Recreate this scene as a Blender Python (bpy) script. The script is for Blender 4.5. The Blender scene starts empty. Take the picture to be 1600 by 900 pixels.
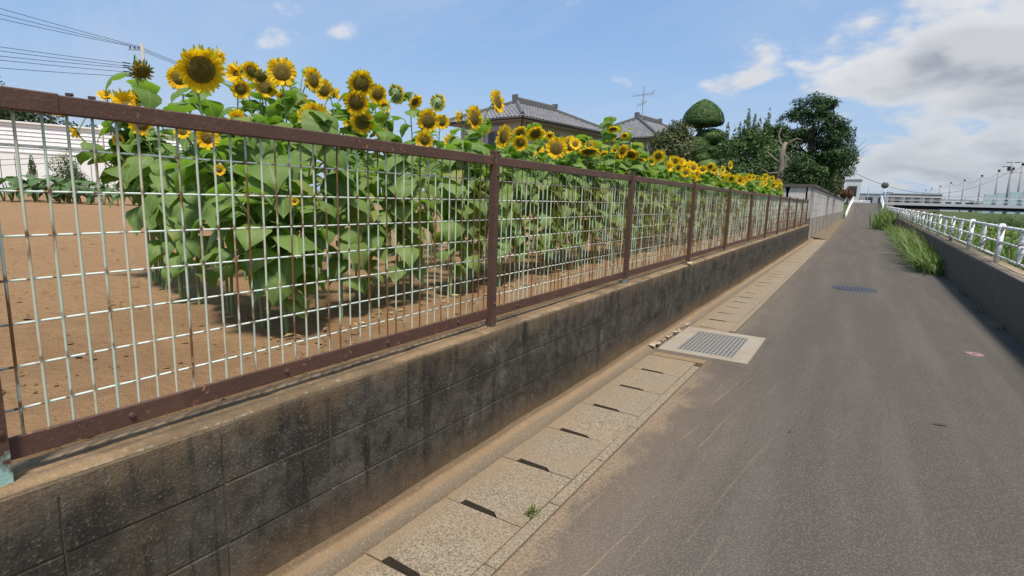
import bpy, math, random
import numpy as np
from mathutils import Vector, Matrix, Quaternion

# ------------------------------------------------------------------ camera, light, sky, exposure
scene = bpy.context.scene
COL = scene.collection
R_ = random.Random(7)
RNG = np.random.default_rng(11)

YAW, PITCH, ROLL, EYE, FPX = 0.5583866, -0.1661187, 0.0313896, 1.34613, 852.47
_f = Vector((-math.sin(YAW) * math.cos(PITCH), math.cos(YAW) * math.cos(PITCH), math.sin(PITCH)))
_r0 = Vector((math.cos(YAW), math.sin(YAW), 0))
_u0 = _r0.cross(_f)
_r = _r0 * math.cos(ROLL) + _u0 * math.sin(ROLL)
_u = -_r0 * math.sin(ROLL) + _u0 * math.cos(ROLL)
cam_d = bpy.data.cameras.new('camera')
cam_d.sensor_width = 36.0
cam_d.lens = 36.0 * FPX / 1600.0
cam_d.clip_start = 0.05
cam_d.clip_end = 6000
cam = bpy.data.objects.new('camera', cam_d)
COL.objects.link(cam)
cam.matrix_world = Matrix(((_r.x, _u.x, -_f.x, 0), (_r.y, _u.y, -_f.y, 0), (_r.z, _u.z, -_f.z, EYE), (0, 0, 0, 1)))
scene.camera = cam

SUN = Vector((0.31, -0.34, 1.0)).normalized()
sd = bpy.data.lights.new('sun', 'SUN')
sd.energy = 3.15
sd.angle = math.radians(7.0)
sd.color = (1.0, 0.925, 0.81)
sun = bpy.data.objects.new('sun', sd)
COL.objects.link(sun)
sun.rotation_euler = SUN.to_track_quat('Z', 'Y').to_euler()

scene.view_settings.view_transform = 'Standard'
scene.view_settings.look = 'None'
scene.view_settings.exposure = 0.76
scene.view_settings.gamma = 1.0
scene.view_settings.use_curve_mapping = False
scene.cycles.use_denoising = True
scene.cycles.max_bounces = 6
scene.cycles.transparent_max_bounces = 6
scene.cycles.caustics_reflective = False
scene.cycles.caustics_refractive = False


def nd(nt, typ, ins=None, **props):
    n = nt.nodes.new(typ)
    for k, v in props.items():
        setattr(n, k, v)
    for k, v in (ins or {}).items():
        s = n.inputs[k]
        if isinstance(v, bpy.types.NodeSocket):
            nt.links.new(v, s)
        else:
            s.default_value = v
    return n


def noise(nt, vec, scale, detail=4, rough=0.55, dist=0.0):
    return nd(nt, 'ShaderNodeTexNoise', {'Vector': vec, 'Scale': scale, 'Detail': detail, 'Roughness': rough, 'Distortion': dist}).outputs['Fac']


def voro(nt, vec, scale, feature='F1', out='Distance'):
    return nd(nt, 'ShaderNodeTexVoronoi', {'Vector': vec, 'Scale': scale}, feature=feature).outputs[out]


def ramp(nt, fac, stops, interp='LINEAR'):
    n = nd(nt, 'ShaderNodeValToRGB', {'Fac': fac})
    n.color_ramp.interpolation = interp
    els = n.color_ramp.elements
    while len(els) < len(stops):
        els.new(0.5)
    for e, (p, c) in zip(els, stops):
        e.position = p
        if not hasattr(c, '__len__'):
            c = (c, c, c)
        e.color = (c[0], c[1], c[2], 1)
    return n.outputs['Color']


def mix(nt, fac, a, b, mode='MIX'):
    n = nt.nodes.new('ShaderNodeMix')
    n.data_type = 'RGBA'
    n.blend_type = mode
    for i, v in ((0, fac), (6, a), (7, b)):
        if isinstance(v, bpy.types.NodeSocket):
            nt.links.new(v, n.inputs[i])
        elif i == 0:
            n.inputs[0].default_value = v
        else:
            n.inputs[i].default_value = (v[0], v[1], v[2], 1) if hasattr(v, '__len__') else (v, v, v, 1)
    return n.outputs[2]


def mth(nt, op, a, b=None, c=None, clamp=False):
    n = nt.nodes.new('ShaderNodeMath')
    n.operation = op
    n.use_clamp = clamp
    for i, v in enumerate((a, b, c)):
        if v is None:
            continue
        if isinstance(v, bpy.types.NodeSocket):
            nt.links.new(v, n.inputs[i])
        else:
            n.inputs[i].default_value = v
    return n.outputs[0]


def mrange(nt, v, a, b, c=0.0, d=1.0, smooth=True):
    n = nd(nt, 'ShaderNodeMapRange', {'Value': v, 'From Min': a, 'From Max': b, 'To Min': c, 'To Max': d})
    n.interpolation_type = 'SMOOTHSTEP' if smooth else 'LINEAR'
    return n.outputs['Result']


def vscale(nt, vec, sx, sy, sz):
    return nd(nt, 'ShaderNodeVectorMath', {0: vec, 1: (sx, sy, sz)}, operation='MULTIPLY').outputs['Vector']


# ---- sky: Nishita air plus drifting cumulus described over the whole dome
w = bpy.data.worlds.new('World')
scene.world = w
w.use_nodes = True
nt = w.node_tree
nt.nodes.clear()
sky = nd(nt, 'ShaderNodeTexSky', sky_type='NISHITA')
sky.sun_disc = False
sky.sun_elevation = math.asin(SUN.z)
sky.sun_rotation = math.atan2(SUN.x, SUN.y)
sky.air_density = 1.0
sky.dust_density = 1.6
sky.ozone_density = 1.6
gen = nd(nt, 'ShaderNodeTexCoord').outputs['Generated']
sx = nd(nt, 'ShaderNodeSeparateXYZ', {'Vector': gen})
den = mth(nt, 'ADD', mth(nt, 'MAXIMUM', sx.outputs['Z'], 0.0), 0.30)
px = mth(nt, 'DIVIDE', sx.outputs['X'], den)
py = mth(nt, 'DIVIDE', sx.outputs['Y'], den)
pl = nd(nt, 'ShaderNodeCombineXYZ', {'X': px, 'Y': py, 'Z': 9.1}).outputs['Vector']


def cloud_density(vec):
    a = noise(nt, vec, 2.3, 10, 0.52, 0.0)
    b = noise(nt, vec, 0.9, 2, 0.5)
    v = mth(nt, 'ABSOLUTE', mth(nt, 'SUBTRACT', noise(nt, vec, 3.4, 4, 0.5), 0.5))
    return mth(nt, 'ADD', mth(nt, 'ADD', mth(nt, 'MULTIPLY', a, 0.62), mth(nt, 'MULTIPLY', b, 0.34)), mth(nt, 'MULTIPLY', v, 0.35))


# more cloud towards the east-north-east half of the sky, as over the river
side = mth(nt, 'ADD', mth(nt, 'MULTIPLY', sx.outputs['X'], 0.86), mth(nt, 'MULTIPLY', sx.outputs['Y'], 0.36))
cover = mrange(nt, side, -0.05, 0.52, -0.062, 0.125)
cover = mth(nt, 'ADD', cover, mth(nt, 'MULTIPLY', mrange(nt, sx.outputs['Z'], 0.22, 0.03), mrange(nt, side, 0.0, 0.45, 0.0, 0.03)))
d0 = mth(nt, 'ADD', cloud_density(pl), cover)
pl2 = nd(nt, 'ShaderNodeVectorMath', {0: pl, 1: (0.03, -0.09, 0.07)}, operation='ADD').outputs['Vector']
d1 = mth(nt, 'ADD', cloud_density(pl2), cover)
mask = mrange(nt, d0, 0.54, 0.608)
thick = mrange(nt, d0, 0.58, 0.74)
lit = mrange(nt, mth(nt, 'SUBTRACT', d0, d1), -0.05, 0.07)
ccol = mix(nt, thick, (4.3, 4.4, 4.6), (2.25, 2.4, 2.7))
ccol = mix(nt, mth(nt, 'MULTIPLY', lit, 0.5), ccol, (5.25, 5.2, 5.15))
ccol = mix(nt, mrange(nt, sx.outputs['Z'], 0.0, 0.22, 0.5, 0.0), ccol, (2.9, 3.2, 3.65))
cirrus = mth(nt, 'MULTIPLY', mrange(nt, noise(nt, vscale(nt, pl, 0.6, 1.5, 1.0), 1.1, 5, 0.6, 0.6), 0.42, 0.8), 0.45)
base = mix(nt, 0.6, sky.outputs['Color'], (1.65, 2.9, 5.1))
base = mix(nt, cirrus, base, (3.9, 4.2, 4.7))
base = mix(nt, mrange(nt, sx.outputs['Z'], 0.0, 0.28, 0.6, 0.0), base, (3.2, 3.8, 4.55))
allc = mix(nt, mth(nt, 'MULTIPLY', mask, 0.93), base, ccol)
bg = nd(nt, 'ShaderNodeBackground', {'Color': allc, 'Strength': 0.097})
nd(nt, 'ShaderNodeOutputWorld', {'Surface': bg.outputs['Background']})


# ------------------------------------------------------------------ materials
def material(name, col, rough=0.85, bump=None, bscale=0.2, metallic=0.0, spec=0.3, transl=None, bdist=0.01):
    """col(nt, P) returns a colour socket or an rgb; bump(nt, P) returns a height socket"""
    m = bpy.data.materials.new(name)
    m.use_nodes = True
    t = m.node_tree
    t.nodes.clear()
    g = nd(t, 'ShaderNodeNewGeometry')
    P = g.outputs['Position']
    c = col(t, P) if callable(col) else col
    bs = nd(t, 'ShaderNodeBsdfPrincipled', {'Metallic': metallic, 'Specular IOR Level': spec})
    r = rough(t, P) if callable(rough) else rough
    for s, v in (('Base Color', c), ('Roughness', r)):
        if isinstance(v, bpy.types.NodeSocket):
            t.links.new(v, bs.inputs[s])
        elif s == 'Base Color':
            bs.inputs[s].default_value = (v[0], v[1], v[2], 1)
        else:
            bs.inputs[s].default_value = v
    if bump:
        b = nd(t, 'ShaderNodeBump', {'Height': bump(t, P), 'Strength': bscale, 'Distance': bdist})
        t.links.new(b.outputs['Normal'], bs.inputs['Normal'])
    out = bs.outputs['BSDF']
    if transl:
        tr = nd(t, 'ShaderNodeBsdfTranslucent')
        if isinstance(c, bpy.types.NodeSocket):
            t.links.new(mix(t, 1.0, c, transl[1], 'MULTIPLY'), tr.inputs['Color'])
        else:
            tr.inputs['Color'].default_value = (c[0] * transl[1][0], c[1] * transl[1][1], c[2] * transl[1][2], 1)
        mx = nd(t, 'ShaderNodeMixShader', {'Fac': transl[0]})
        t.links.new(out, mx.inputs[1])
        t.links.new(tr.outputs['BSDF'], mx.inputs[2])
        out = mx.outputs['Shader']
    nd(t, 'ShaderNodeOutputMaterial', {'Surface': out})
    return m


def islrand(t):
    return nd(t, 'ShaderNodeNewGeometry').outputs['Random Per Island']


def objrand(t):
    return nd(t, 'ShaderNodeObjectInfo').outputs['Random']


def sep(t, P):
    s = nd(t, 'ShaderNodeSeparateXYZ', {'Vector': P})
    return s.outputs['X'], s.outputs['Y'], s.outputs['Z']


M = {}


def c_asphalt(t, P):
    X, Y, Z = sep(t, P)
    g = voro(t, P, 95)
    sp = noise(t, P, 120, 3, 0.7)
    n1 = noise(t, P, 1.3, 5, 0.6)
    n2 = noise(t, vscale(t, P, 1, 0.35, 1), 6, 5, 0.65)
    c = mix(t, n1, (0.104, 0.090, 0.075), (0.142, 0.124, 0.105))
    c = mix(t, mrange(t, n2, 0.45, 0.7, 0, 0.25), c, (0.178, 0.154, 0.130))
    c = mix(t, mrange(t, g, 0.18, 0.5, 0.0, 0.75), c, (0.050, 0.045, 0.040))
    c = mix(t, mrange(t, sp, 0.58, 0.76, 0, 0.5), c, (0.32, 0.285, 0.25))
    pit = mth(t, 'MULTIPLY', mrange(t, noise(t, vscale(t, P, 1, 1.6, 1), 24, 3, 0.6), 0.60, 0.70), mrange(t, noise(t, P, 3, 2), 0.35, 0.6))
    c = mix(t, mth(t, 'MULTIPLY', pit, 0.6), c, (0.055, 0.048, 0.040))
    c = mix(t, mrange(t, noise(t, vscale(t, P, 3.2, 0.22, 1), 1.0, 4, 0.55), 0.42, 0.66, 0, 0.16), c, (0.19, 0.168, 0.145))
    c = mix(t, mrange(t, noise(t, P, 2.2, 6, 0.65), 0.55, 0.72, 0, 0.22), c, (0.075, 0.066, 0.057))
    # dry sand blown along the gutter edge, thinning out into streaks
    e = mth(t, 'SUBTRACT', X, -0.965)
    wob = noise(t, vscale(t, P, 2.0, 1.0, 1), 2.0, 9, 0.72)
    edge = mrange(t, mth(t, 'SUBTRACT', e, mth(t, 'MULTIPLY', mth(t, 'SUBTRACT', wob, 0.36), 0.62)), 0.10, -0.06)
    near = mrange(t, Y, 5.2, 3.6, 0.30, 1.0)
    gr = mrange(t, noise(t, P, 60, 4, 0.7), 0.18, 0.66)
    f1 = mth(t, 'MULTIPLY', mth(t, 'MULTIPLY', edge, near), mth(t, 'MULTIPLY', gr, 0.62))
    rot = nd(t, 'ShaderNodeVectorRotate', {'Vector': P, 'Angle': math.radians(6.5)}, rotation_type='Z_AXIS').outputs['Vector']
    st = noise(t, vscale(t, rot, 38, 0.8, 1), 1.0, 3, 0.55, 0.5)
    smask = mth(t, 'MULTIPLY', mrange(t, st, 0.605, 0.70), mrange(t, e, 0.85, 0.1))
    f2 = mth(t, 'MULTIPLY', mth(t, 'MULTIPLY', smask, near), mth(t, 'MULTIPLY', gr, 0.75))
    f = mth(t, 'MAXIMUM', f1, f2)
    # faint dust everywhere near the left edge
    f = mth(t, 'MAXIMUM', f, mth(t, 'MULTIPLY', mrange(t, e, 0.7, 0.0), mth(t, 'MULTIPLY', n2, mth(t, 'MULTIPLY', near, 0.35))))
    c = mix(t, f, c, (0.345, 0.245, 0.150))
    # shade along the right wall foot, painted into the asphalt in patches
    r = mth(t, 'MULTIPLY', mrange(t, X, 1.15, 1.6), mrange(t, noise(t, P, 2.4, 4), 0.35, 0.6))
    c = mix(t, mth(t, 'MULTIPLY', r, 0.2), c, (0.06, 0.055, 0.045))
    return c


M['asphalt'] = material('asphalt', c_asphalt, 0.9, lambda t, P: mth(t, 'ADD', mth(t, 'MULTIPLY', voro(t, P, 95), 1.0), mth(t, 'MULTIPLY', noise(t, P, 45, 3), 0.8)), 0.55, bdist=0.006)


def c_aggregate(t, P):
    X, Y, Z = sep(t, P)
    v = voro(t, P, 95, out='Color')
    n = noise(t, P, 120, 3, 0.6)
    n1 = noise(t, P, 3.0, 4, 0.6)
    c = mix(t, mrange(t, n, 0.36, 0.64), (0.085, 0.061, 0.037), (0.32, 0.258, 0.175))
    c = mix(t, 0.22, c, mix(t, v, (0.12, 0.1, 0.08), (0.55, 0.5, 0.42)))
    c = mix(t, mrange(t, n1, 0.42, 0.72, 0.0, 0.6), c, (0.27, 0.19, 0.115))
    d = mth(t, 'MULTIPLY', mrange(t, mth(t, 'ADD', X, mth(t, 'MULTIPLY', n1, 0.10)), -1.24, -1.40), 0.75)
    c = mix(t, d, c, (0.23, 0.165, 0.10))
    return mix(t, mth(t, 'MULTIPLY', objrand(t), 0.25), c, (0.20, 0.16, 0.12))


M['aggregate'] = material('aggregate_concrete', c_aggregate, 0.95, lambda t, P: noise(t, P, 130, 3, 0.7), 0.8, bdist=0.006)


def c_concrete(a, b, stain, sc=2.0):
    def f(t, P):
        n = noise(t, P, sc * 6, 6, 0.65)
        n1 = noise(t, P, sc, 4, 0.6)
        c = mix(t, n, a, b)
        return mix(t, mrange(t, n1, 0.45, 0.75, 0, 0.7), c, stain)
    return f


M['concrete'] = material('concrete', c_concrete((0.33, 0.30, 0.26), (0.46, 0.42, 0.37), (0.36, 0.27, 0.18)), 0.9, lambda t, P: noise(t, P, 70, 4), 0.4)
M['concrete_pale'] = material('pale_concrete', c_concrete((0.235, 0.205, 0.168), (0.325, 0.29, 0.24), (0.24, 0.18, 0.12)), 0.9, lambda t, P: noise(t, P, 70, 4), 0.4)


def c_sand(t, P):
    n = noise(t, P, 9, 5, 0.6)
    n2 = noise(t, P, 90, 3)
    X, Y, Z = sep(t, P)
    c = mix(t, n, (0.165, 0.112, 0.066), (0.28, 0.20, 0.125))
    dull = mth(t, 'MULTIPLY', mrange(t, mth(t, 'ADD', X, mth(t, 'MULTIPLY', n, 0.02)), -1.485, -1.462), mrange(t, X, -1.40, -1.42))
    c = mix(t, dull, c, mix(t, n2, (0.115, 0.088, 0.060), (0.22, 0.175, 0.125)))
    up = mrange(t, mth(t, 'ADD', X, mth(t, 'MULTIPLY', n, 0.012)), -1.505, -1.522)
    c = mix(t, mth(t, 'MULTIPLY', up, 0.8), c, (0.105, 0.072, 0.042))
    return mix(t, mrange(t, n2, 0.55, 0.75, 0, 0.35), c, (0.42, 0.33, 0.23))


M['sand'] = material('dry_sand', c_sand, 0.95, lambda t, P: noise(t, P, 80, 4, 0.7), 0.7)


def c_soil(t, P):
    X, Y, Z = sep(t, P)
    n = noise(t, P, 0.8, 6, 0.6)
    n2 = noise(t, P, 14, 5, 0.65)
    n3 = noise(t, P, 70, 3, 0.6)
    c = mix(t, n, (0.25, 0.157, 0.082), (0.325, 0.208, 0.112))
    c = mix(t, mrange(t, n2, 0.42, 0.68, 0, 0.6), c, (0.215, 0.122, 0.066))
    c = mix(t, mrange(t, n3, 0.62, 0.74, 0, 0.6), c, (0.48, 0.33, 0.20))
    # darker soil towards the planting, in patches
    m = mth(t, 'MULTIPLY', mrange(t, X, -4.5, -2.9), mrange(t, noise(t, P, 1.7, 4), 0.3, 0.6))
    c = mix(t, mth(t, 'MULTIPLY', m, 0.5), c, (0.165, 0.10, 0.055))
    fur = mth(t, 'MULTIPLY', mrange(t, noise(t, vscale(t, P, 0.25, 3.0, 1), 1.5, 4, 0.6), 0.52, 0.66), mrange(t, X, -5, -9))
    return mix(t, mth(t, 'MULTIPLY', fur, 0.30), c, (0.21, 0.125, 0.07))


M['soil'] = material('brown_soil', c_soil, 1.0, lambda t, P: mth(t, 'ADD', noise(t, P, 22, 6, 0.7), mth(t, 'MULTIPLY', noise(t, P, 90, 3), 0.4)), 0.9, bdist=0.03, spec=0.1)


def c_block(t, P):
    X, Y, Z = sep(t, P)
    fine = noise(t, P, 110, 4, 0.7)
    med = noise(t, P, 16, 6, 0.7)
    big = noise(t, vscale(t, P, 1, 1.1, 0.9), 2.0, 5, 0.6)
    ver = noise(t, vscale(t, P, 1, 11, 0.9), 1.3, 5, 0.65)
    c = mix(t, mrange(t, med, 0.3, 0.7), (0.040, 0.038, 0.034), (0.108, 0.100, 0.086))
    c = mix(t, mrange(t, big, 0.48, 0.68, 0, 0.7), c, (0.085, 0.070, 0.050))
    c = mix(t, mrange(t, ver, 0.56, 0.70, 0, 0.5), c, (0.13, 0.108, 0.08))
    c = mix(t, mrange(t, ver, 0.46, 0.34, 0, 0.7), c, (0.018, 0.017, 0.015))
    blk = mrange(t, noise(t, vscale(t, P, 1, 1.2, 2.0), 2.6, 6, 0.65), 0.46, 0.60, 0, 0.65)
    c = mix(t, mth(t, 'MULTIPLY', blk, mrange(t, Z, 0.05, 0.2)), c, (0.024, 0.022, 0.020))
    # pale weathered scuffs
    sc = mth(t, 'MULTIPLY', mrange(t, noise(t, vscale(t, P, 1, 4, 3), 1.7, 6, 0.75), 0.57, 0.70), mrange(t, fine, 0.42, 0.62))
    c = mix(t, mth(t, 'MULTIPLY', sc, 0.8), c, (0.34, 0.315, 0.28))
    # grains
    c = mix(t, mrange(t, fine, 0.55, 0.70, 0, 0.62), c, (0.27, 0.245, 0.205))
    c = mix(t, mrange(t, fine, 0.42, 0.30, 0, 0.4), c, (0.02, 0.018, 0.015))
    # soil splash up from the foot, dust down from the top
    foot = mrange(t, mth(t, 'ADD', Z, mth(t, 'MULTIPLY', mth(t, 'SUBTRACT', big, 0.5), 0.34)), 0.24, 0.0)
    c = mix(t, mth(t, 'MULTIPLY', foot, 0.8), c, mix(t, med, (0.13, 0.085, 0.043), (0.25, 0.17, 0.095)))
    top = mrange(t, mth(t, 'ADD', Z, mth(t, 'MULTIPLY', mth(t, 'SUBTRACT', ver, 0.5), 0.35)), 0.53, 0.67)
    c = mix(t, mth(t, 'MULTIPLY', top, 0.6), c, mix(t, med, (0.12, 0.088, 0.052), (0.27, 0.195, 0.115)))
    rust = mth(t, 'MULTIPLY', mrange(t, noise(t, P, 9, 3), 0.69, 0.74), 0.4)
    c = mix(t, rust, c, (0.30, 0.17, 0.04))
    return mix(t, mth(t, 'MULTIPLY', mth(t, 'SUBTRACT', objrand(t), 0.2), 0.22), c, (0.055, 0.05, 0.042))


M['block'] = material('weathered_block', c_block, 0.95, lambda t, P: mth(t, 'ADD', noise(t, P, 110, 4, 0.75), mth(t, 'MULTIPLY', noise(t, P, 16, 5, 0.7), 0.7)), 0.8, bdist=0.008, spec=0.15)


def c_mortar(t, P):
    n = noise(t, P, 20, 5, 0.65)
    ver = noise(t, vscale(t, P, 1, 9, 1), 1.5, 4)
    c = mix(t, n, (0.035, 0.030, 0.023), (0.10, 0.083, 0.06))
    return mix(t, mrange(t, ver, 0.5, 0.7, 0, 0.5), c, (0.20, 0.165, 0.115))


M['mortar'] = material('stained_mortar', c_mortar, 0.95, lambda t, P: noise(t, P, 60, 4), 0.5)


def c_coping(t, P):
    X, Y, Z = sep(t, P)
    n = noise(t, P, 12, 6, 0.7)
    n2 = noise(t, P, 70, 4, 0.7)
    v = noise(t, vscale(t, P, 2, 1.3, 1), 2.2, 5, 0.65)
    c = mix(t, n, (0.13, 0.088, 0.050), (0.335, 0.235, 0.138))
    c = mix(t, mrange(t, v, 0.46, 0.60, 0, 0.7), c, (0.095, 0.068, 0.042))
    c = mix(t, mrange(t, n2, 0.60, 0.72, 0, 0.5), c, (0.55, 0.46, 0.35))
    e = mth(t, 'MULTIPLY', mrange(t, X, -1.562, -1.548), mrange(t, noise(t, P, 7, 5, 0.7), 0.5, 0.6))
    return mix(t, mth(t, 'MULTIPLY', e, 0.7), c, (0.50, 0.45, 0.37))


M['coping'] = material('dusty_coping', c_coping, 0.95, lambda t, P: noise(t, P, 40, 5, 0.7), 0.9, bdist=0.012)


def c_rail(t, P):
    X, Y, Z = sep(t, P)
    n = noise(t, P, 9, 5, 0.7)
    n2 = noise(t, P, 55, 4, 0.7)
    c = mix(t, n, (0.055, 0.028, 0.023), (0.125, 0.066, 0.050))
    c = mix(t, mrange(t, noise(t, P, 3.1, 5, 0.7), 0.50, 0.66, 0, 0.55), c, (0.135, 0.070, 0.046))
    flake = mth(t, 'MULTIPLY', mrange(t, n2, 0.60, 0.66), mrange(t, noise(t, P, 4.3, 3, 0.6), 0.46, 0.58))
    c = mix(t, mth(t, 'MULTIPLY', flake, 0.8), c, (0.40, 0.205, 0.085))
    pale = mth(t, 'MULTIPLY', mrange(t, n2, 0.66, 0.70), mrange(t, noise(t, P, 6.1, 2), 0.58, 0.66))
    c = mix(t, mth(t, 'MULTIPLY', pale, 0.8), c, (0.48, 0.38, 0.27))
    far = mth(t, 'MULTIPLY', mrange(t, Y, 6, 13), 0.45)
    return mix(t, mth(t, 'MULTIPLY', far, n), c, (0.23, 0.115, 0.060))


M['rail'] = material('brown_rusted_paint', c_rail, 0.55, lambda t, P: noise(t, P, 60, 4, 0.7), 0.25, spec=0.35)


def c_post(t, P):
    X, Y, Z = sep(t, P)
    n = noise(t, vscale(t, P, 1, 1, 0.25), 22, 5, 0.7)
    c = mix(t, n, (0.052, 0.031, 0.024), (0.12, 0.066, 0.048))
    c = mix(t, mrange(t, noise(t, P, 40, 4, 0.7), 0.56, 0.7, 0, 0.5), c, (0.21, 0.135, 0.095))
    ft = mth(t, 'MULTIPLY', mrange(t, mth(t, 'ADD', Z, mth(t, 'MULTIPLY', mth(t, 'SUBTRACT', noise(t, P, 30, 3), 0.5), 0.16)), 0.715, 0.675), mth(t, 'MAXIMUM', mrange(t, noise(t, vscale(t, P, 0, 1, 0), 0.9, 2), 0.5, 0.62, 0.0, 0.6), mrange(t, Y, 1.6, 1.0, 0.0, 0.95)))
    return mix(t, ft, c, (0.30, 0.50, 0.47))


M['post'] = material('brown_post_paint', c_post, 0.6, lambda t, P: noise(t, P, 60, 4, 0.7), 0.3, spec=0.3)


def c_wire(t, P):
    X, Y, Z = sep(t, P)
    r = objrand(t)
    n = noise(t, vscale(t, P, 1, 6.7, 0.9), 5, 3, 0.6)
    c = mix(t, r, (0.52, 0.55, 0.45), (0.40, 0.52, 0.47))
    c = mix(t, mrange(t, n, 0.4, 0.7, 0, 0.75), c, (0.52, 0.45, 0.28))
    far = mrange(t, Y, 7.5, 12.0)
    low = mth(t, 'MULTIPLY', far, mrange(t, Z, 1.45, 0.75, 0.02, 0.16))
    rr = mth(t, 'ADD', mth(t, 'ADD', mth(t, 'MULTIPLY', r, 0.20), n), mth(t, 'MULTIPLY', low, 0.6))
    mid = mth(t, 'MULTIPLY', mrange(t, Y, 0.7, 1.2), 0.125)
    rr = mth(t, 'ADD', rr, mid)
    rr = mth(t, 'SUBTRACT', rr, mth(t, 'MULTIPLY', far, 0.07))
    f = mrange(t, rr, 0.66, 0.78)
    # rust bleeds around every welded crossing
    cz = mth(t, 'ABSOLUTE', mth(t, 'SUBTRACT', mth(t, 'FRACT', mth(t, 'MULTIPLY', mth(t, 'SUBTRACT', Z, 0.775), 10.0)), 0.5))
    cross = mth(t, 'MULTIPLY', mrange(t, cz, 0.16, 0.02), mrange(t, mth(t, 'ADD', rr, mth(t, 'MULTIPLY', noise(t, P, 13, 2), 0.2)), 0.66, 0.80))
    f = mth(t, 'MAXIMUM', f, cross)
    ru = mix(t, noise(t, P, 30, 4, 0.7), (0.050, 0.022, 0.012), (0.25, 0.125, 0.052))
    return mix(t, f, c, ru)


M['wire'] = material('pale_green_wire_paint', c_wire, 0.5, spec=0.4)


def c_wireh(t, P):
    X, Y, Z = sep(t, P)
    n = noise(t, vscale(t, P, 1, 1.6, 3), 7, 4, 0.6)
    c = mix(t, noise(t, P, 5, 2), (0.60, 0.67, 0.62), (0.52, 0.62, 0.57))
    far = mth(t, 'MULTIPLY', mrange(t, Y, 8.0, 13.0), mrange(t, Z, 1.5, 0.8, 0.12, 0.30))
    xy = mth(t, 'ABSOLUTE', mth(t, 'SUBTRACT', mth(t, 'FRACT', mth(t, 'MULTIPLY', mth(t, 'SUBTRACT', Y, 0.4176), 20.0)), 0.5))
    cr = mth(t, 'MULTIPLY', mrange(t, xy, 0.36, 0.47, 0.0, 1.0), mrange(t, noise(t, P, 12, 2), 0.40, 0.55))
    f = mth(t, 'MAXIMUM', mrange(t, mth(t, 'ADD', n, far), 0.70, 0.82), cr)
    return mix(t, f, c, (0.20, 0.10, 0.045))


M['wireh'] = material('pale_wire_paint', c_wireh, 0.5, spec=0.4)


def uvxy(t):
    s = nd(t, 'ShaderNodeSeparateXYZ', {'Vector': nd(t, 'ShaderNodeUVMap').outputs['UV']})
    return s.outputs['X'], s.outputs['Y']


def c_leaf(t, P):
    u, v = uvxy(t)
    au = mth(t, 'ABSOLUTE', mth(t, 'SUBTRACT', u, 0.5))
    r = objrand(t)
    i = islrand(t)
    n = noise(t, P, 14, 4, 0.6)
    c = mix(t, mth(t, 'ADD', mth(t, 'MULTIPLY', r, 0.6), mth(t, 'MULTIPLY', i, 0.4)), (0.115, 0.200, 0.036), (0.190, 0.295, 0.072))
    c = mix(t, mrange(t, n, 0.4, 0.7, 0, 0.35), c, (0.135, 0.20, 0.085))
    pale = mrange(t, mth(t, 'FRACT', mth(t, 'MULTIPLY', mth(t, 'ADD', r, i), 7.3)), 0.88, 0.97)
    c = mix(t, mth(t, 'MULTIPLY', pale, 0.7), c, (0.27, 0.29, 0.07))
    mid = mrange(t, au, 0.022, 0.008)
    side_ = mth(t, 'ABSOLUTE', mth(t, 'SUBTRACT', mth(t, 'FRACT', mth(t, 'MULTIPLY', mth(t, 'SUBTRACT', v, mth(t, 'MULTIPLY', au, 0.75)), 6.0)), 0.5))
    vein = mth(t, 'MULTIPLY', mrange(t, side_, 0.06, 0.015), 0.55)
    f = mth(t, 'MAXIMUM', mid, vein)
    return mix(t, mth(t, 'MULTIPLY', f, 0.7), c, (0.26, 0.33, 0.14))


M['leaf'] = material('sunflower_leaf', c_leaf, 0.55, lambda t, P: noise(t, P, 60, 3), 0.25, transl=(0.40, (1.4, 1.7, 0.5)), spec=0.35)
M['stem'] = material('green_stem', lambda t, P: mix(t, noise(t, P, 20, 3), (0.13, 0.21, 0.075), (0.25, 0.33, 0.15)), 0.6)


def c_petal(t, P):
    u, v = uvxy(t)
    i = islrand(t)
    c = mix(t, v, (0.92, 0.58, 0.010), (0.94, 0.76, 0.030))
    c = mix(t, mth(t, 'MULTIPLY', i, 0.30), c, (0.80, 0.47, 0.006))
    ln = mrange(t, mth(t, 'ABSOLUTE', mth(t, 'SUBTRACT', mth(t, 'FRACT', mth(t, 'MULTIPLY', u, 3.0)), 0.5)), 0.1, 0.0, 0, 0.25)
    c = mix(t, ln, c, (0.62, 0.30, 0.004))
    return mix(t, mrange(t, v, 0.85, 1.0, 0, 0.3), c, (0.60, 0.28, 0.02))


M['petal'] = material('yellow_petal', c_petal, 0.55, transl=(0.48, (1.1, 1.14, 0.8)), spec=0.25)
M['petal_dry'] = material('browned_petal', lambda t, P: mix(t, islrand(t), (0.50, 0.27, 0.02), (0.24, 0.13, 0.045)), 0.7, transl=(0.25, (1, 1, 0.8)))


def c_disc(t, P):
    u, v = uvxy(t)
    vo = voro(t, P, 170)
    n = noise(t, P, 60, 3)
    c = ramp(t, v, [(0.0, (0.28, 0.20, 0.04)), (0.22, (0.17, 0.118, 0.018)), (0.55, (0.155, 0.112, 0.014)), (0.8, (0.26, 0.185, 0.018)), (1.0, (0.32, 0.21, 0.014))])
    c = mix(t, mth(t, 'MULTIPLY', objrand(t), 0.6), c, (0.19, 0.165, 0.026))
    c = mix(t, mrange(t, vo, 0.3, 0.6, 0, 0.55), c, (0.06, 0.042, 0.010))
    return mix(t, mrange(t, n, 0.6, 0.75, 0, 0.5), c, (0.34, 0.23, 0.05))


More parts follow.
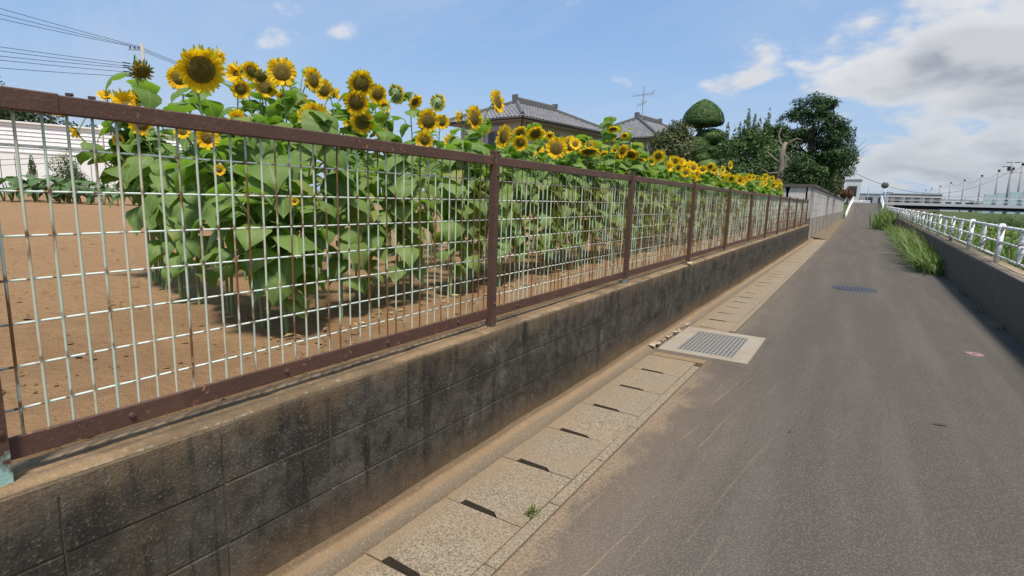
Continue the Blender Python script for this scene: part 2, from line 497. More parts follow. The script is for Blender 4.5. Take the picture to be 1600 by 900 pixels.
M['disc'] = material('seed_disc', c_disc, 0.85, lambda t, P: voro(t, P, 170), 0.9, bdist=0.006)
M['sepal'] = material('green_sepal', lambda t, P: mix(t, islrand(t), (0.10, 0.20, 0.045), (0.17, 0.28, 0.08)), 0.6, transl=(0.15, (1.3, 1.5, 0.7)))


def foliage_mat(name, a, b, hi=None, tr=0.18):
    def f(t, P):
        i = islrand(t)
        n = noise(t, P, 1.1, 3)
        c = mix(t, i, a, b)
        c = mix(t, mrange(t, n, 0.35, 0.65, 0, 0.45), c, a)
        if hi:
            c = mix(t, mrange(t, mth(t, 'FRACT', mth(t, 'MULTIPLY', i, 13.7)), 0.82, 0.9), c, hi)
        return c
    return material(name, f, 0.55, transl=(tr, (1.4, 1.6, 0.7)), spec=0.3)


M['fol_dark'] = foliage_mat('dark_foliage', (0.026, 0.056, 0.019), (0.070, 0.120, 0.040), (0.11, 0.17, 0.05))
M['fol_pine'] = foliage_mat('pine_foliage', (0.022, 0.054, 0.020), (0.060, 0.112, 0.040))
M['fol_top'] = foliage_mat('clipped_foliage', (0.036, 0.085, 0.020), (0.090, 0.165, 0.044))
M['fol_olive'] = foliage_mat('olive_foliage', (0.065, 0.084, 0.036), (0.125, 0.150, 0.064), (0.18, 0.185, 0.09))
M['fol_mid'] = foliage_mat('mid_foliage', (0.046, 0.090, 0.028), (0.095, 0.155, 0.050), (0.15, 0.21, 0.075))
M['fol_lime'] = foliage_mat('lime_foliage', (0.10, 0.19, 0.022), (0.17, 0.27, 0.04))
M['fol_taro'] = foliage_mat('taro_foliage', (0.055, 0.115, 0.040), (0.115, 0.19, 0.075))
M['fol_rust'] = foliage_mat('reddish_foliage', (0.11, 0.055, 0.025), (0.20, 0.10, 0.045))
M['fol_hill'] = foliage_mat('hill_foliage', (0.024, 0.042, 0.018), (0.060, 0.085, 0.036))
M['grass'] = foliage_mat('grass_blade', (0.085, 0.150, 0.040), (0.165, 0.235, 0.075), (0.27, 0.26, 0.12), 0.25)
M['weed'] = foliage_mat('bank_weed', (0.07, 0.14, 0.026), (0.15, 0.23, 0.055), (0.22, 0.19, 0.07))
M['straw'] = material('dry_straw', lambda t, P: mix(t, islrand(t), (0.26, 0.19, 0.09), (0.42, 0.33, 0.18)), 0.9)
M['bark'] = material('bark', lambda t, P: mix(t, noise(t, vscale(t, P, 1, 1, 0.3), 14, 5, 0.7), (0.055, 0.042, 0.032), (0.17, 0.14, 0.11)), 0.95, lambda t, P: noise(t, vscale(t, P, 1, 1, 0.3), 20, 4), 0.8)
M['snag'] = material('bleached_wood', lambda t, P: mix(t, noise(t, vscale(t, P, 1, 1, 0.3), 12, 5, 0.7), (0.13, 0.11, 0.088), (0.28, 0.245, 0.205)), 0.95)
M['steel'] = material('galvanised_steel', lambda t, P: mix(t, noise(t, P, 40, 4), (0.24, 0.235, 0.22), (0.36, 0.35, 0.325)), 0.6, metallic=0.2)
M['hole'] = material('dark_pit', (0.012, 0.011, 0.010), 1.0)
M['slotshade'] = material('slot_shade', lambda t, P: mix(t, noise(t, P, 60, 3), (0.040, 0.033, 0.024), (0.10, 0.082, 0.06)), 1.0)  # dark slot walls: shade of the recess put into the colour
M['iron'] = material('blue_grey_iron', lambda t, P: mix(t, noise(t, P, 50, 3), (0.040, 0.045, 0.056), (0.085, 0.092, 0.110)), 0.55, metallic=0.3)
M['redcap'] = material('faded_red_paint', lambda t, P: mix(t, noise(t, P, 60, 4), (0.22, 0.135, 0.125), (0.33, 0.205, 0.19)), 0.7)


def c_parapet(t, P):
    X, Y, Z = sep(t, P)
    n = noise(t, P, 9, 6, 0.7)
    v = noise(t, vscale(t, P, 1, 5, 0.7), 2.0, 5, 0.65)
    c = mix(t, n, (0.080, 0.066, 0.049), (0.175, 0.148, 0.110))
    c = mix(t, mrange(t, v, 0.62, 0.70, 0, 0.6), c, (0.25, 0.22, 0.18))
    c = mix(t, mrange(t, noise(t, P, 70, 3), 0.62, 0.74, 0, 0.4), c, (0.22, 0.19, 0.15))
    ft = mrange(t, mth(t, 'ADD', Z, mth(t, 'MULTIPLY', n, 0.2)), 0.26, 0.1)
    c = mix(t, mth(t, 'MULTIPLY', ft, 0.4), c, (0.14, 0.105, 0.065))
    top = mrange(t, mth(t, 'SUBTRACT', Z, mth(t, 'ADD', mth(t, 'MULTIPLY', Y, 0.008), 0.535)), -0.006, 0.004)
    k = mix(t, n, (0.24, 0.185, 0.125), (0.38, 0.305, 0.22))
    line = mrange(t, noise(t, vscale(t, P, 30, 0.5, 1), 1.0, 4), 0.55, 0.62, 0, 0.5)
    k = mix(t, mth(t, 'MULTIPLY', line, mrange(t, X, 1.78, 1.70)), k, (0.07, 0.055, 0.04))
    return mix(t, top, c, k)


M['parapet'] = material('dark_parapet', c_parapet, 0.95, lambda t, P: noise(t, P, 50, 5, 0.7), 0.6)  # brown-grey wall face with a paler tan top


def c_whiterail(t, P):
    n = noise(t, P, 14, 5, 0.75)
    n2 = noise(t, P, 3.5, 4, 0.6)
    c = mix(t, n2, (0.72, 0.74, 0.76), (0.80, 0.80, 0.79))
    f = mrange(t, mth(t, 'ADD', n, mth(t, 'MULTIPLY', n2, 0.35)), 0.70, 0.78)
    return mix(t, f, c, mix(t, noise(t, P, 50, 3), (0.06, 0.035, 0.025), (0.22, 0.13, 0.08)))


M['whiterail'] = material('peeling_white_paint', c_whiterail, 0.5, spec=0.4)
M['white'] = material('white_paint', lambda t, P: mix(t, noise(t, P, 6, 4), (0.72, 0.73, 0.76), (0.82, 0.82, 0.83)), 0.5)


def c_panel(t, P):
    X, Y, Z = sep(t, P)
    n = noise(t, P, 5, 6, 0.65)
    v = noise(t, vscale(t, P, 2.0, 2.2, 0.25), 1.6, 5, 0.65)
    c = mix(t, n, (0.44, 0.425, 0.41), (0.58, 0.565, 0.55))
    c = mix(t, mrange(t, v, 0.50, 0.64, 0, 0.7), c, (0.095, 0.085, 0.078))
    c = mix(t, mrange(t, v, 0.42, 0.32, 0, 0.6), c, (0.64, 0.63, 0.615))
    return mix(t, mth(t, 'MULTIPLY', objrand(t), 0.2), c, (0.3, 0.29, 0.28))


M['panel'] = material('grey_concrete_panel', c_panel, 0.9, lambda t, P: noise(t, P, 40, 4), 0.3)
M['plinth'] = material('stained_plinth', lambda t, P: mix(t, mrange(t, noise(t, vscale(t, P, 1, 3, 0.3), 1.5, 5, 0.65), 0.35, 0.65), (0.13, 0.115, 0.095), (0.42, 0.385, 0.33)), 0.95)
M['capdark'] = material('dark_coping', lambda t, P: mix(t, noise(t, P, 9, 5), (0.055, 0.052, 0.048), (0.12, 0.115, 0.105)), 0.95)
M['tile'] = material('grey_roof_tile', lambda t, P: mix(t, mth(t, 'ADD', mth(t, 'MULTIPLY', islrand(t), 0.5), mth(t, 'MULTIPLY', noise(t, P, 3, 4), 0.5)), (0.115, 0.118, 0.128), (0.25, 0.25, 0.265)), 0.5)
M['ridge'] = material('ridge_tile', lambda t, P: mix(t, noise(t, P, 4, 4), (0.085, 0.085, 0.09), (0.15, 0.15, 0.155)), 0.6)
M['stucco'] = material('beige_stucco', lambda t, P: mix(t, noise(t, P, 2, 5), (0.40, 0.36, 0.32), (0.48, 0.43, 0.385)), 0.95)
M['trim'] = material('pale_trim', (0.36, 0.34, 0.33), 0.7)
M['darkmetal'] = material('dark_metal', (0.035, 0.032, 0.030), 0.5)
M['glass'] = material('dark_window_glass', (0.030, 0.036, 0.048), 0.12, spec=0.5)
M['winframe'] = material('grey_aluminium', (0.27, 0.28, 0.31), 0.5)
M['siding'] = material('white_siding', lambda t, P: mix(t, noise(t, vscale(t, P, 1, 0.5, 2), 0.8, 4), (0.80, 0.81, 0.83), (0.85, 0.86, 0.87)), 0.6)
M['siding2'] = material('white_lower_wall', lambda t, P: mix(t, noise(t, P, 0.7, 4), (0.76, 0.78, 0.82), (0.82, 0.83, 0.86)), 0.7)
M['polec'] = material('pole_concrete', lambda t, P: mix(t, noise(t, P, 3, 4), (0.26, 0.26, 0.26), (0.36, 0.355, 0.35)), 0.9)
M['cable'] = material('dark_cable', (0.030, 0.032, 0.038), 0.7)
M['bridge'] = material('grey_bridge_paint', lambda t, P: mix(t, noise(t, P, 0.8, 4), (0.40, 0.41, 0.43), (0.50, 0.51, 0.53)), 0.6)
M['girder'] = material('dark_girder', (0.018, 0.018, 0.020), 0.8)
M['barrier'] = material('teal_barrier_panel', lambda t, P: mix(t, islrand(t), (0.34, 0.46, 0.49), (0.42, 0.54, 0.57)), 0.35)
M['ground'] = material('rough_ground', lambda t, P: mix(t, noise(t, P, 0.6, 6, 0.65), (0.07, 0.095, 0.032), (0.15, 0.135, 0.065)), 1.0)
M['bank'] = material('green_bank', lambda t, P: mix(t, noise(t, P, 1.1, 6, 0.7), (0.035, 0.062, 0.018), (0.095, 0.125, 0.042)), 1.0, lambda t, P: noise(t, P, 5, 5, 0.7), 1.0, bdist=0.15)
M['dirt'] = material('grey_brown_dirt', lambda t, P: mix(t, noise(t, P, 5, 6, 0.7), (0.085, 0.065, 0.043), (0.215, 0.165, 0.11)), 1.0, lambda t, P: noise(t, P, 30, 4, 0.7), 0.6)
M['bldg_a'] = material('grey_building', (0.30, 0.32, 0.36), 0.8)
M['bldg_b'] = material('pale_building', (0.52, 0.53, 0.55), 0.8)
M['bldg_c'] = material('brown_building', (0.22, 0.18, 0.16), 0.8)
M['mirror'] = material('mirror_back', (0.10, 0.085, 0.085), 0.5)
M['plastic'] = material('pale_plastic', (0.62, 0.58, 0.50), 0.5)
M['stone'] = material('pale_rubble', lambda t, P: mix(t, objrand(t), (0.22, 0.18, 0.13), (0.42, 0.37, 0.29)), 0.95)
M['brownleaf'] = material('dead_leaf', (0.075, 0.048, 0.030), 0.9)

# ------------------------------------------------------------------ mesh helpers
class MB:
    def __init__(s):
        s.v, s.f, s.m, s.uv = [], [], [], {}

    def add(s, vs, fs, m=0):
        o = len(s.v)
        s.v.extend([tuple(p) for p in vs])
        for f in fs:
            s.f.append([o + i for i in f])
            s.m.append(m)
        return o

    def box(s, x0, x1, y0, y1, z0, z1, m=0):
        s.add([(x0, y0, z0), (x1, y0, z0), (x1, y1, z0), (x0, y1, z0), (x0, y0, z1), (x1, y0, z1), (x1, y1, z1), (x0, y1, z1)],
              [(0, 3, 2, 1), (4, 5, 6, 7), (0, 1, 5, 4), (1, 2, 6, 5), (2, 3, 7, 6), (3, 0, 4, 7)], m)

    def obox(s, c, ax, ay, az, m=0):
        c, ax, ay, az = Vector(c), Vector(ax), Vector(ay), Vector(az)
        P = [c + ax * i + ay * j + az * k for k in (-1, 1) for i, j in ((-1, -1), (1, -1), (1, 1), (-1, 1))]
        s.add(P, [(0, 3, 2, 1), (4, 5, 6, 7), (0, 1, 5, 4), (1, 2, 6, 5), (2, 3, 7, 6), (3, 0, 4, 7)], m)

    def cbox(s, x0, x1, y0, y1, z0, z1, c=0.004, m=0):
        """box chamfered on all sides of its +x and top faces"""
        a = [(x0, y0, z0), (x0, y1, z0), (x0, y1, z1), (x0, y0, z1)]
        b = [(x1 - c, y0, z0), (x1 - c, y1, z0), (x1 - c, y1, z1), (x1 - c, y0, z1)]
        d = [(x1, y0 + c, z0 + c), (x1, y1 - c, z0 + c), (x1, y1 - c, z1 - c), (x1, y0 + c, z1 - c)]
        fs = [(3, 2, 1, 0)]
        for o in (0, 4):
            for i in range(4):
                j = (i + 1) % 4
                fs.append((o + i, o + j, o + 4 + j, o + 4 + i))
        fs.append((8, 9, 10, 11))
        s.add(a + b + d, fs, m)

    def tube(s, pts, rad, n=6, m=0, cap=True):
        pts = [Vector(p) for p in pts]
        if not hasattr(rad, '__len__'):
            rad = [rad] * len(pts)
        o = len(s.v)
        up = None
        for i, p in enumerate(pts):
            t = (pts[min(i + 1, len(pts) - 1)] - pts[max(i - 1, 0)])
            if t.length < 1e-9:
                t = Vector((0, 0, 1))
            t.normalize()
            if up is None:
                up = Vector((1, 0, 0)) if abs(t.x) < 0.8 else Vector((0, 1, 0))
            a = up - t * up.dot(t)
            a.normalize()
            up = a
            b = t.cross(a)
            for k in range(n):
                q = 2 * math.pi * k / n
                s.v.append(tuple(p + (a * math.cos(q) + b * math.sin(q)) * rad[i]))
        for i in range(len(pts) - 1):
            for k in range(n):
                k2 = (k + 1) % n
                s.f.append([o + i * n + k, o + i * n + k2, o + (i + 1) * n + k2, o + (i + 1) * n + k])
                s.m.append(m)
        if cap:
            s.f.append([o + k for k in range(n)][::-1])
            s.m.append(m)
            e = o + (len(pts) - 1) * n
            s.f.append([e + k for k in range(n)])
            s.m.append(m)

    def lathe(s, prof, n=16, c=(0, 0, 0), m=0):
        o = len(s.v)
        for r, z in prof:
            for k in range(n):
                q = 2 * math.pi * k / n
                s.v.append((c[0] + r * math.cos(q), c[1] + r * math.sin(q), c[2] + z))
        for i in range(len(prof) - 1):
            for k in range(n):
                k2 = (k + 1) % n
                s.f.append([o + i * n + k, o + i * n + k2, o + (i + 1) * n + k2, o + (i + 1) * n + k])
                s.m.append(m)

    def mesh(s, name, mats, smooth=False):
        me = bpy.data.meshes.new(name)
        me.from_pydata(s.v, [], s.f)
        for mm in (mats if isinstance(mats, (list, tuple)) else [mats]):
            me.materials.append(M[mm])
        me.polygons.foreach_set('material_index', s.m)
        if smooth:
            me.polygons.foreach_set('use_smooth', [True] * len(s.f))
        if s.uv:
            l = me.uv_layers.new(name='UVMap')
            vi = np.zeros(len(me.loops), dtype=np.int32)
            me.loops.foreach_get('vertex_index', vi)
            A = np.zeros((len(s.v), 2), dtype=np.float32)
            for k, q in s.uv.items():
                A[k] = q
            l.data.foreach_set('uv', A[vi].ravel())
        me.update()
        return me


def link(name, data, parent=None, loc=(0, 0, 0), rot=None, scale=None):
    o = bpy.data.objects.new(name, data)
    COL.objects.link(o)
    o.location = loc
    if rot is not None:
        if isinstance(rot, Quaternion):
            o.rotation_mode = 'QUATERNION'
            o.rotation_quaternion = rot
        else:
            o.rotation_euler = rot
    if scale is not None:
        o.scale = scale if hasattr(scale, '__len__') else (scale,) * 3
    if parent:
        o.parent = parent
    return o


def tag(o, label, cat, group=None, kind=None):
    if label:
        o['label'] = label
    if cat:
        o['category'] = cat
    if group:
        o['group'] = group
    if kind:
        o['kind'] = kind
    return o


def thing(name, label, cat, loc=(0, 0, 0), group=None, rot=None):
    return tag(link(name, None, None, loc, rot), label, cat, group)


def part(name, mb, mats, root, smooth=False, kind=None, label=None):
    """a child built in world coordinates, under a root that only has a location"""
    base = Vector(root.location) if root.parent is None else Vector(root.parent.location)
    me = mb.mesh(name, mats, smooth)
    o = link(name, me, root)
    o.location = -base if root.parent is None else (0, 0, 0)
    if kind:
        o['kind'] = kind
    if label:
        o['label'] = label
    return o


def struct(name, mb, mats, smooth=False, parent=None):
    o = link(name, mb.mesh(name, mats, smooth), parent)
    if parent is None:
        o['kind'] = 'structure'
    return o


def np_mesh(name, V, F, mats, midx=None, smooth=False):
    """V (n,3), F (k,4) or (k,3) numpy arrays"""
    me = bpy.data.meshes.new(name)
    k, q = F.shape
    me.vertices.add(len(V))
    me.vertices.foreach_set('co', np.asarray(V, dtype=np.float32).ravel())
    me.loops.add(k * q)
    me.loops.foreach_set('vertex_index', F.astype(np.int32).ravel())
    me.polygons.add(k)
    me.polygons.foreach_set('loop_start', np.arange(0, k * q, q, dtype=np.int32))
    me.polygons.foreach_set('loop_total', np.full(k, q, dtype=np.int32))
    for mm in (mats if isinstance(mats, (list, tuple)) else [mats]):
        me.materials.append(M[mm])
    if midx is not None:
        me.polygons.foreach_set('material_index', midx.astype(np.int32))
    if smooth:
        me.polygons.foreach_set('use_smooth', np.ones(k, dtype=bool))
    me.update()
    me.validate()
    return me


def unit(a):
    return a / np.maximum(np.linalg.norm(a, axis=-1, keepdims=True), 1e-9)


def leaf_quads(C, Nn, size, aspect=0.55, rng=RNG, droop=0.25):
    """diamond leaves bent along their midrib: centres C, facing Nn"""
    n = len(C)
    T = rng.normal(size=(n, 3))
    T[:, 2] -= droop
    T = unit(T - Nn * (T * Nn).sum(1, keepdims=True))
    B = np.cross(Nn, T)
    L = (size * rng.uniform(0.6, 1.35, n))[:, None]
    W = L * aspect
    V = np.stack([C - T * L * 0.5, C + B * W * 0.5 + Nn * L * 0.10, C + T * L * 0.5 - Nn * L * 0.08, C - B * W * 0.5 + Nn * L * 0.10], 1).reshape(-1, 3)
    F = np.arange(n * 4).reshape(n, 4)
    return V, F


def crown_points(clumps, n, rng, inner=0.55, out=0.75):
    cl = np.array([c[0] for c in clumps], float)
    rd = np.array([c[1] for c in clumps], float)
    wgt = (rd[:, 0] * rd[:, 1] + rd[:, 1] * rd[:, 2] + rd[:, 0] * rd[:, 2])
    k = rng.choice(len(clumps), n, p=wgt / wgt.sum())
    d = unit(rng.normal(size=(n, 3)))
    r = inner + (1 - inner) * rng.random(n) ** 0.6
    # lumpy radius
    ph = k * 1.7
    lump = 1 + 0.13 * np.sin(5 * d[:, 0] + ph) * np.cos(4.3 * d[:, 1] + ph * 2) + 0.10 * np.sin(9 * d[:, 2] + 3 * ph + 4 * d[:, 0])
    C = cl[k] + d * rd[k] * (r * lump)[:, None]
    N = unit(d / rd[k] * rd[k].mean() * out + rng.normal(size=(n, 3)) * 0.6 + np.array([0, 0, 0.25]))
    return C, N


def sub_clumps(center, rad, n, rng, size=0.42, zmin=-0.6):
    """small clumps spread through an ellipsoid, for a broken outline"""
    out = []
    while len(out) < n:
        d = unit(rng.normal(size=3))
        if d[2] < zmin:
            continue
        r = rng.uniform(0.45, 0.85)
        s = rng.uniform(0.7, 1.25) * size
        out.append(((center[0] + d[0] * rad[0] * r, center[1] + d[1] * rad[1] * r, center[2] + d[2] * rad[2] * r),
                    (rad[0] * s, rad[1] * s, rad[2] * s * 0.85)))
    return out


def limbs(mb, base, targets, r0, rng, m=0, fork=0.45):
    base = Vector(base)
    for t in targets:
        t = Vector(t)
        mid = base.lerp(t, 0.5) + Vector((rng.normal() * 0.12, rng.normal() * 0.12, 0.1)) * (t - base).length * 0.6
        pts = []
        for i in range(7):
            q = i / 6
            pts.append(base * (1 - q) ** 2 + mid * 2 * q * (1 - q) + t * q * q)
        mb.tube(pts, [r0 * (1 - 0.85 * i / 6) for i in range(7)], 5, m)


def tree(name, label, base, height, clumps, nleaf, leaf, mat, rng, trunk_r=0.12, bark='bark', group=None, cat='tree', aspect=0.55, inner=0.5, trunk_top=None, extra=None):
    t = thing(name, label, cat, base, group)
    C, N = crown_points(clumps, nleaf, rng, inner)
    C -= np.array(base)
    V, F = leaf_quads(C, N, leaf, aspect, rng)
    link('crown', np_mesh('crown', V, F, mat), t)
    mb = MB()
    top = Vector(trunk_top or (base[0], base[1], base[2] + height * 0.55))
    pts = [Vector(base).lerp(top, i / 6) + Vector((math.sin(i * 1.3) * 0.05, math.cos(i * 1.7) * 0.05, 0)) * (i > 0) for i in range(7)]
    mb.tube(pts, [trunk_r * (1.25 - 0.7 * i / 6) for i in range(7)], 8, 0)
    sel = [c[0] for c in clumps]
    rng.shuffle(sel)
    limbs(mb, pts[4], sel[:10], trunk_r * 0.5, rng)
    part('trunk', mb, bark, t, True)
    if extra:
        extra(t)
    return t


# ------------------------------------------------------------------ the ground
prof = [(-2500, 0.48), (-120, 0.48), (-1.72, 0.50), (-1.70, -0.40), (1.84, -0.40), (1.86, 0.46), (3.2, 0.10), (6.5, -1.25), (17, -1.25), (23, 0.7), (27, 1.0), (2500, 1.0)]
ys = [-300, -20, 0, 10, 20, 30, 45, 60, 75, 88, 97, 110, 140, 200, 400, 1000, 4000]
mb = MB()
for y in ys:
    for x, z in prof:
        mb.v.append((x, y, z))
npf = len(prof)
for j in range(len(ys) - 1):
    for i in range(npf - 1):
        mb.f.append([j * npf + i, j * npf + i + 1, (j + 1) * npf + i + 1, (j + 1) * npf + i])
        mb.m.append(1 if i >= 5 and i < 10 else 0)
struct('ground', mb, ['ground', 'bank'])

# asphalt path, level, then ramping up to the bridge road
mb = MB()
py_ = [-12, 0, 4, 8, 16, 30, 50, 66, 70, 73, 76, 80, 84, 88, 92, 93.5]


def path_z(y):
    t = min(max((y - 68) / 24, 0), 1)
    return 2.02 * (t * t * (3 - 2 * t) * 0.55 + t * 0.45)


for y in py_:
    xl = -0.965 if y < 26 else (-0.965 - (y - 26) * 0.009)
    xr = 1.50 + 0.010 * (y - 7) + 0.12
    if y > 72:
        xl, xr = -1.3 + (y - 72) * 0.02, 2.25
    z = path_z(y)
    mb.v += [(xl, y, z), (xr, y, z)]
for j in range(len(py_) - 1):
    mb.f.append([2 * j, 2 * j + 1, 2 * j + 3, 2 * j + 2])
    mb.m.append(0)
struct('asphalt_path', mb, 'asphalt')
mb = MB()   # embankment under the ramp and the road it joins
for j in range(7, len(py_) - 1):
    y0, y1 = py_[j], py_[j + 1]
    z0, z1 = path_z(y0) - 0.006, path_z(y1) - 0.006
    mb.add([(-5, y0, -0.1), (-1.7, y0, z0), (2.7, y0, z0), (5.0, y0, -0.8), (-5, y1, -0.1), (-1.7, y1, z1), (2.7, y1, z1), (5.0, y1, -0.8)],
           [(0, 1, 5, 4), (1, 2, 6, 5), (2, 3, 7, 6)])
struct('embankment', mb, 'bank')
mb = MB()
mb.box(-80, 2.6, 93.504, 101, -0.3, 2.02)
struct('cross_road', mb, 'asphalt')

# soil field, gently uneven
nx, ny = 130, 110
gx = -1.700 - (np.linspace(0, 1, nx) ** 1.9) * 42
gy = -6 + np.linspace(0, 1, ny) ** 1.0 * 29.55
XX, YY = np.meshgrid(gx, gy)
ZZ = 0.585 + 0.012 * np.sin(XX * 3.1 + YY * 1.3) * np.sin(YY * 2.7) + 0.012 * np.sin(XX * 7.5 + 1 + 0.6 * np.sin(YY * 1.1))* np.clip((-XX - 2.2) / 1.5, 0, 1) + 0.008 * np.sin(XX * 9 + 1) * np.cos(YY * 7.7 + XX * 2) + RNG.normal(size=XX.shape) * 0.004 + 0.010 * np.sin(XX * 21 + 3 * np.sin(YY * 5)) * np.cos(YY * 17 + XX * 5)* np.exp(-((XX + 2.2) / 0.5) ** 2)
ZZ += 0.035 * np.exp(-((XX + 2.12) / 0.10) ** 2) * (0.6 + 0.4 * np.sin(YY * 2.1)) - 0.02 * np.exp(-((XX + 1.88) / 0.10) ** 2)
V = np.stack([XX, YY, ZZ], -1).reshape(-1, 3)
i0 = (np.arange(ny - 1)[:, None] * nx + np.arange(nx - 1)[None, :]).ravel()
F = np.stack([i0, i0 + nx, i0 + nx + 1, i0 + 1], 1)
o = link('soil_field', np_mesh('soil_field', V, F, 'soil', smooth=True))
o['kind'] = 'structure'

# clods and pebbles on the bare soil
mb = MB()
rc = np.random.default_rng(61)
for i in range(3600):
    x = -1.74 - rc.random() ** 2.2 * 6.5
    y = -0.2 + rc.random() ** 1.2 * 9
    s_ = 0.004 + 0.024 * rc.random() ** 5 + (0.006 if -2.35 < x < -1.95 else 0)
    q = rc.uniform(0.6, 1.3, 6) * s_
    a = rc.uniform(0, 6.28)
    ca, sa = math.cos(a), math.sin(a)
    z = 0.59
    mb.add([(x + q[0] * ca, y + q[0] * sa, z), (x - q[1] * sa, y + q[1] * ca, z), (x - q[2] * ca, y - q[2] * sa, z), (x + q[3] * sa, y - q[3] * ca, z), (x, y, z + q[4] * .8)],
           [(0, 1, 4), (1, 2, 4), (2, 3, 4), (3, 0, 4)])
o = link('soil_clods', mb.mesh('soil_clods', 'soil'))
tag(o, 'small clods and pebbles strewn over the bare brown soil', 'soil clods', None, 'stuff')

# ------------------------------------------------------------------ gutter along the foot of the wall
gut = struct('gutter', (lambda b: (b.box(-1.43, -1.022, -2, 4.742, -0.36, -0.30), b.box(-1.43, -1.022, 5.86, 26.5, -0.36, -0.30), b)[-1])(MB()), 'hole')
mb = MB()
for k in range(-7, 60):
    y0, y1 = -1.0 + k * 0.5, -0.5 + k * 0.5
    if y0 > 27:
        break
    if 4.3 < y0 < 5.6:
        continue
    e = 0.008 * math.sin(k * 2.2)
    mb.box(-1.0185, -0.9665, y0 + 0.003, y1 - 0.003, -0.32, 0.012 + 0.002 * math.sin(k))
o = part('kerb_strip', mb, 'aggregate', gut)
mb = MB()   # sandy lip between wall and covers
prev = None
N_ = 160
for i in range(N_ + 1):
    y = -2 + i * (29.0 / N_)
    q = math.sin(y * 3.1) * 0.008 + math.sin(y * 7.7) * 0.005
    ring = [(-1.552, y, 0.062 + q * 0.6), (-1.515 + q, y, 0.046), (-1.478 + q * 1.5, y, 0.026), (-1.436 + q * 1.2, y, 0.008 + 0.004 * math.sin(y * 5)), (-1.432, y, -0.32)]
    o_ = len(mb.v)
    mb.v += ring
    if i:
        for k in range(4):
            mb.f.append([o_ - 5 + k, o_ - 5 + k + 1, o_ + k + 1, o_ + k])
            mb.m.append(0)
part('sand_ledge', mb, 'sand', gut, True)


def cover_mb(slot=True):
    """one concrete gutter cover, its lifting slot cut into the near edge"""
    b = MB()
    x0, x1, l, z = -0.2, 0.2, 0.467, 0.0
    s0, s1, sd_ = -0.118, 0.075, 0.035
    zt, zb = 0.004, -0.05
    if slot:
        # a tapering notch
        out = [(x0, 0), (s0, 0), (s0 + 0.004, sd_), (s1 - 0.03, sd_ * 0.75), (s1, 0), (x1, 0), (x1, l), (x0, l)]
    else:
        out = [(x0, 0), (s0, 0), (s0 + .01, 0.003), (s1 - .03, 0.003), (s1, 0), (x1, 0), (x1, l), (x0, l)]
    n = len(out)
    top = [(x, y, zt) for x, y in out]
    bot = [(x, y, zb) for x, y in out]
    tris = [(0, 1, 2, 7), (2, 3, 6, 7), (3, 4, 5, 6)]
    b.add(top + bot, tris + [(i, i + n, (i + 1) % n + n, (i + 1) % n) for i in range(n)])
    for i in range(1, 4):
        b.m[3 + i] = 1  # slot faces take the painted-in recess shade
    return b


cov = cover_mb().mesh('drain_cover', ['aggregate', 'slotshade'])
cov2 = cover_mb(False).mesh('drain_cover', ['aggregate', 'slotshade'])
for k in range(-6, 54):
    y = 1.303 + 0.4735 * k
    if 4.4 < y < 5.75 or y > 26.3:
        continue
    slot = y < 13 and R_.random() < 0.93
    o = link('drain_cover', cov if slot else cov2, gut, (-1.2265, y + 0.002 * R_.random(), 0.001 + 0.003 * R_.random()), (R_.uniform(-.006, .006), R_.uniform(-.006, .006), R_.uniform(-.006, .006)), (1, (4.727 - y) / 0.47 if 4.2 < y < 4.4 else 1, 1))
mb = MB()
mb.box(-1.43, -0.967, 4.640, 4.752, -0.1, 0.004)
mb.box(-1.43, -1.02, 5.845, 6.02, -0.1, 0.012)
part('cement_patch', mb, 'sand', gut)

# dirt verge along the grey panel wall
mb = MB()
prevo = None
for i in range(60):
    y = 25.6 + i * 0.75
    q = 0.05 * math.sin(i * 1.9) + 0.03 * math.sin(i * 4.1)
    o_ = len(mb.v)
    mb.v += [(-1.60, y, 0.09), (-1.35, y, 0.06 + q * .3), (-0.93 - (y - 26) * 0.009 + q, y, 0.006)]
    if i:
        for k in range(2):
            mb.f.append([o_ - 3 + k, o_ - 2 + k, o_ + 1 + k, o_ + k])
            mb.m.append(0)
struct('dirt_verge', mb, 'dirt', True)

# drain grate in its concrete frame
gr = thing('drain_grate', 'square galvanised drain grate set in a pale concrete frame beside the path', 'drain grate', (-1.02, 5.28, 0))
mb = MB()
X0, X1, Y0, Y1 = -1.405, -0.645, 4.757, 5.835
gx0, gx1, gy0, gy1 = -1.262, -0.778, 4.86, 5.70
zf = 0.034
mb.box(X0, X1, Y0, gy0, -0.1, zf)
mb.box(X0, X1, gy1, Y1, -0.1, zf)
mb.box(X0, gx0, gy0, gy1, -0.1, zf)
mb.box(gx1, X1, gy0, gy1, -0.1, zf)
part('concrete_frame', mb, 'concrete_pale', gr)
mb = MB()
mb.box(gx0 + .001, gx1 - .001, gy0 + .001, gy1 - .001, -0.34, -0.28)
part('sump', mb, 'hole', gr)
mb = MB()
mb.box(gx0 + .002, gx0 + .010, gy0 + .002, gy1 - .002, -0.05, zf - .002)
mb.box(gx1 - .010, gx1 - .002, gy0 + .002, gy1 - .002, -0.05, zf - .002)
mb.box(gx0 + .011, gx1 - .011, gy0 + .002, gy0 + .010, -0.05, zf - .002)
mb.box(gx0 + .011, gx1 - .011, gy1 - .010, gy1 - .002, -0.05, zf - .002)
part('rim', mb, 'steel', gr)
mb = MB()
mb.box(-0.0045, 0.0045, -0.405, 0.405, -0.04, 0.0)
bar = mb.mesh('bearing_bar', 'steel')
for i in range(13):
    x = gx0 + 0.036 + i * (gx1 - gx0 - 0.072) / 12
    link('bearing_bar', bar, gr, (x + 1.02, 0.0, zf - 0.004))
mb = MB()
mb.box(gx0 + .014 + 1.02, gx1 - .014 + 1.02, -0.006, 0.006, -0.02, 0.0)
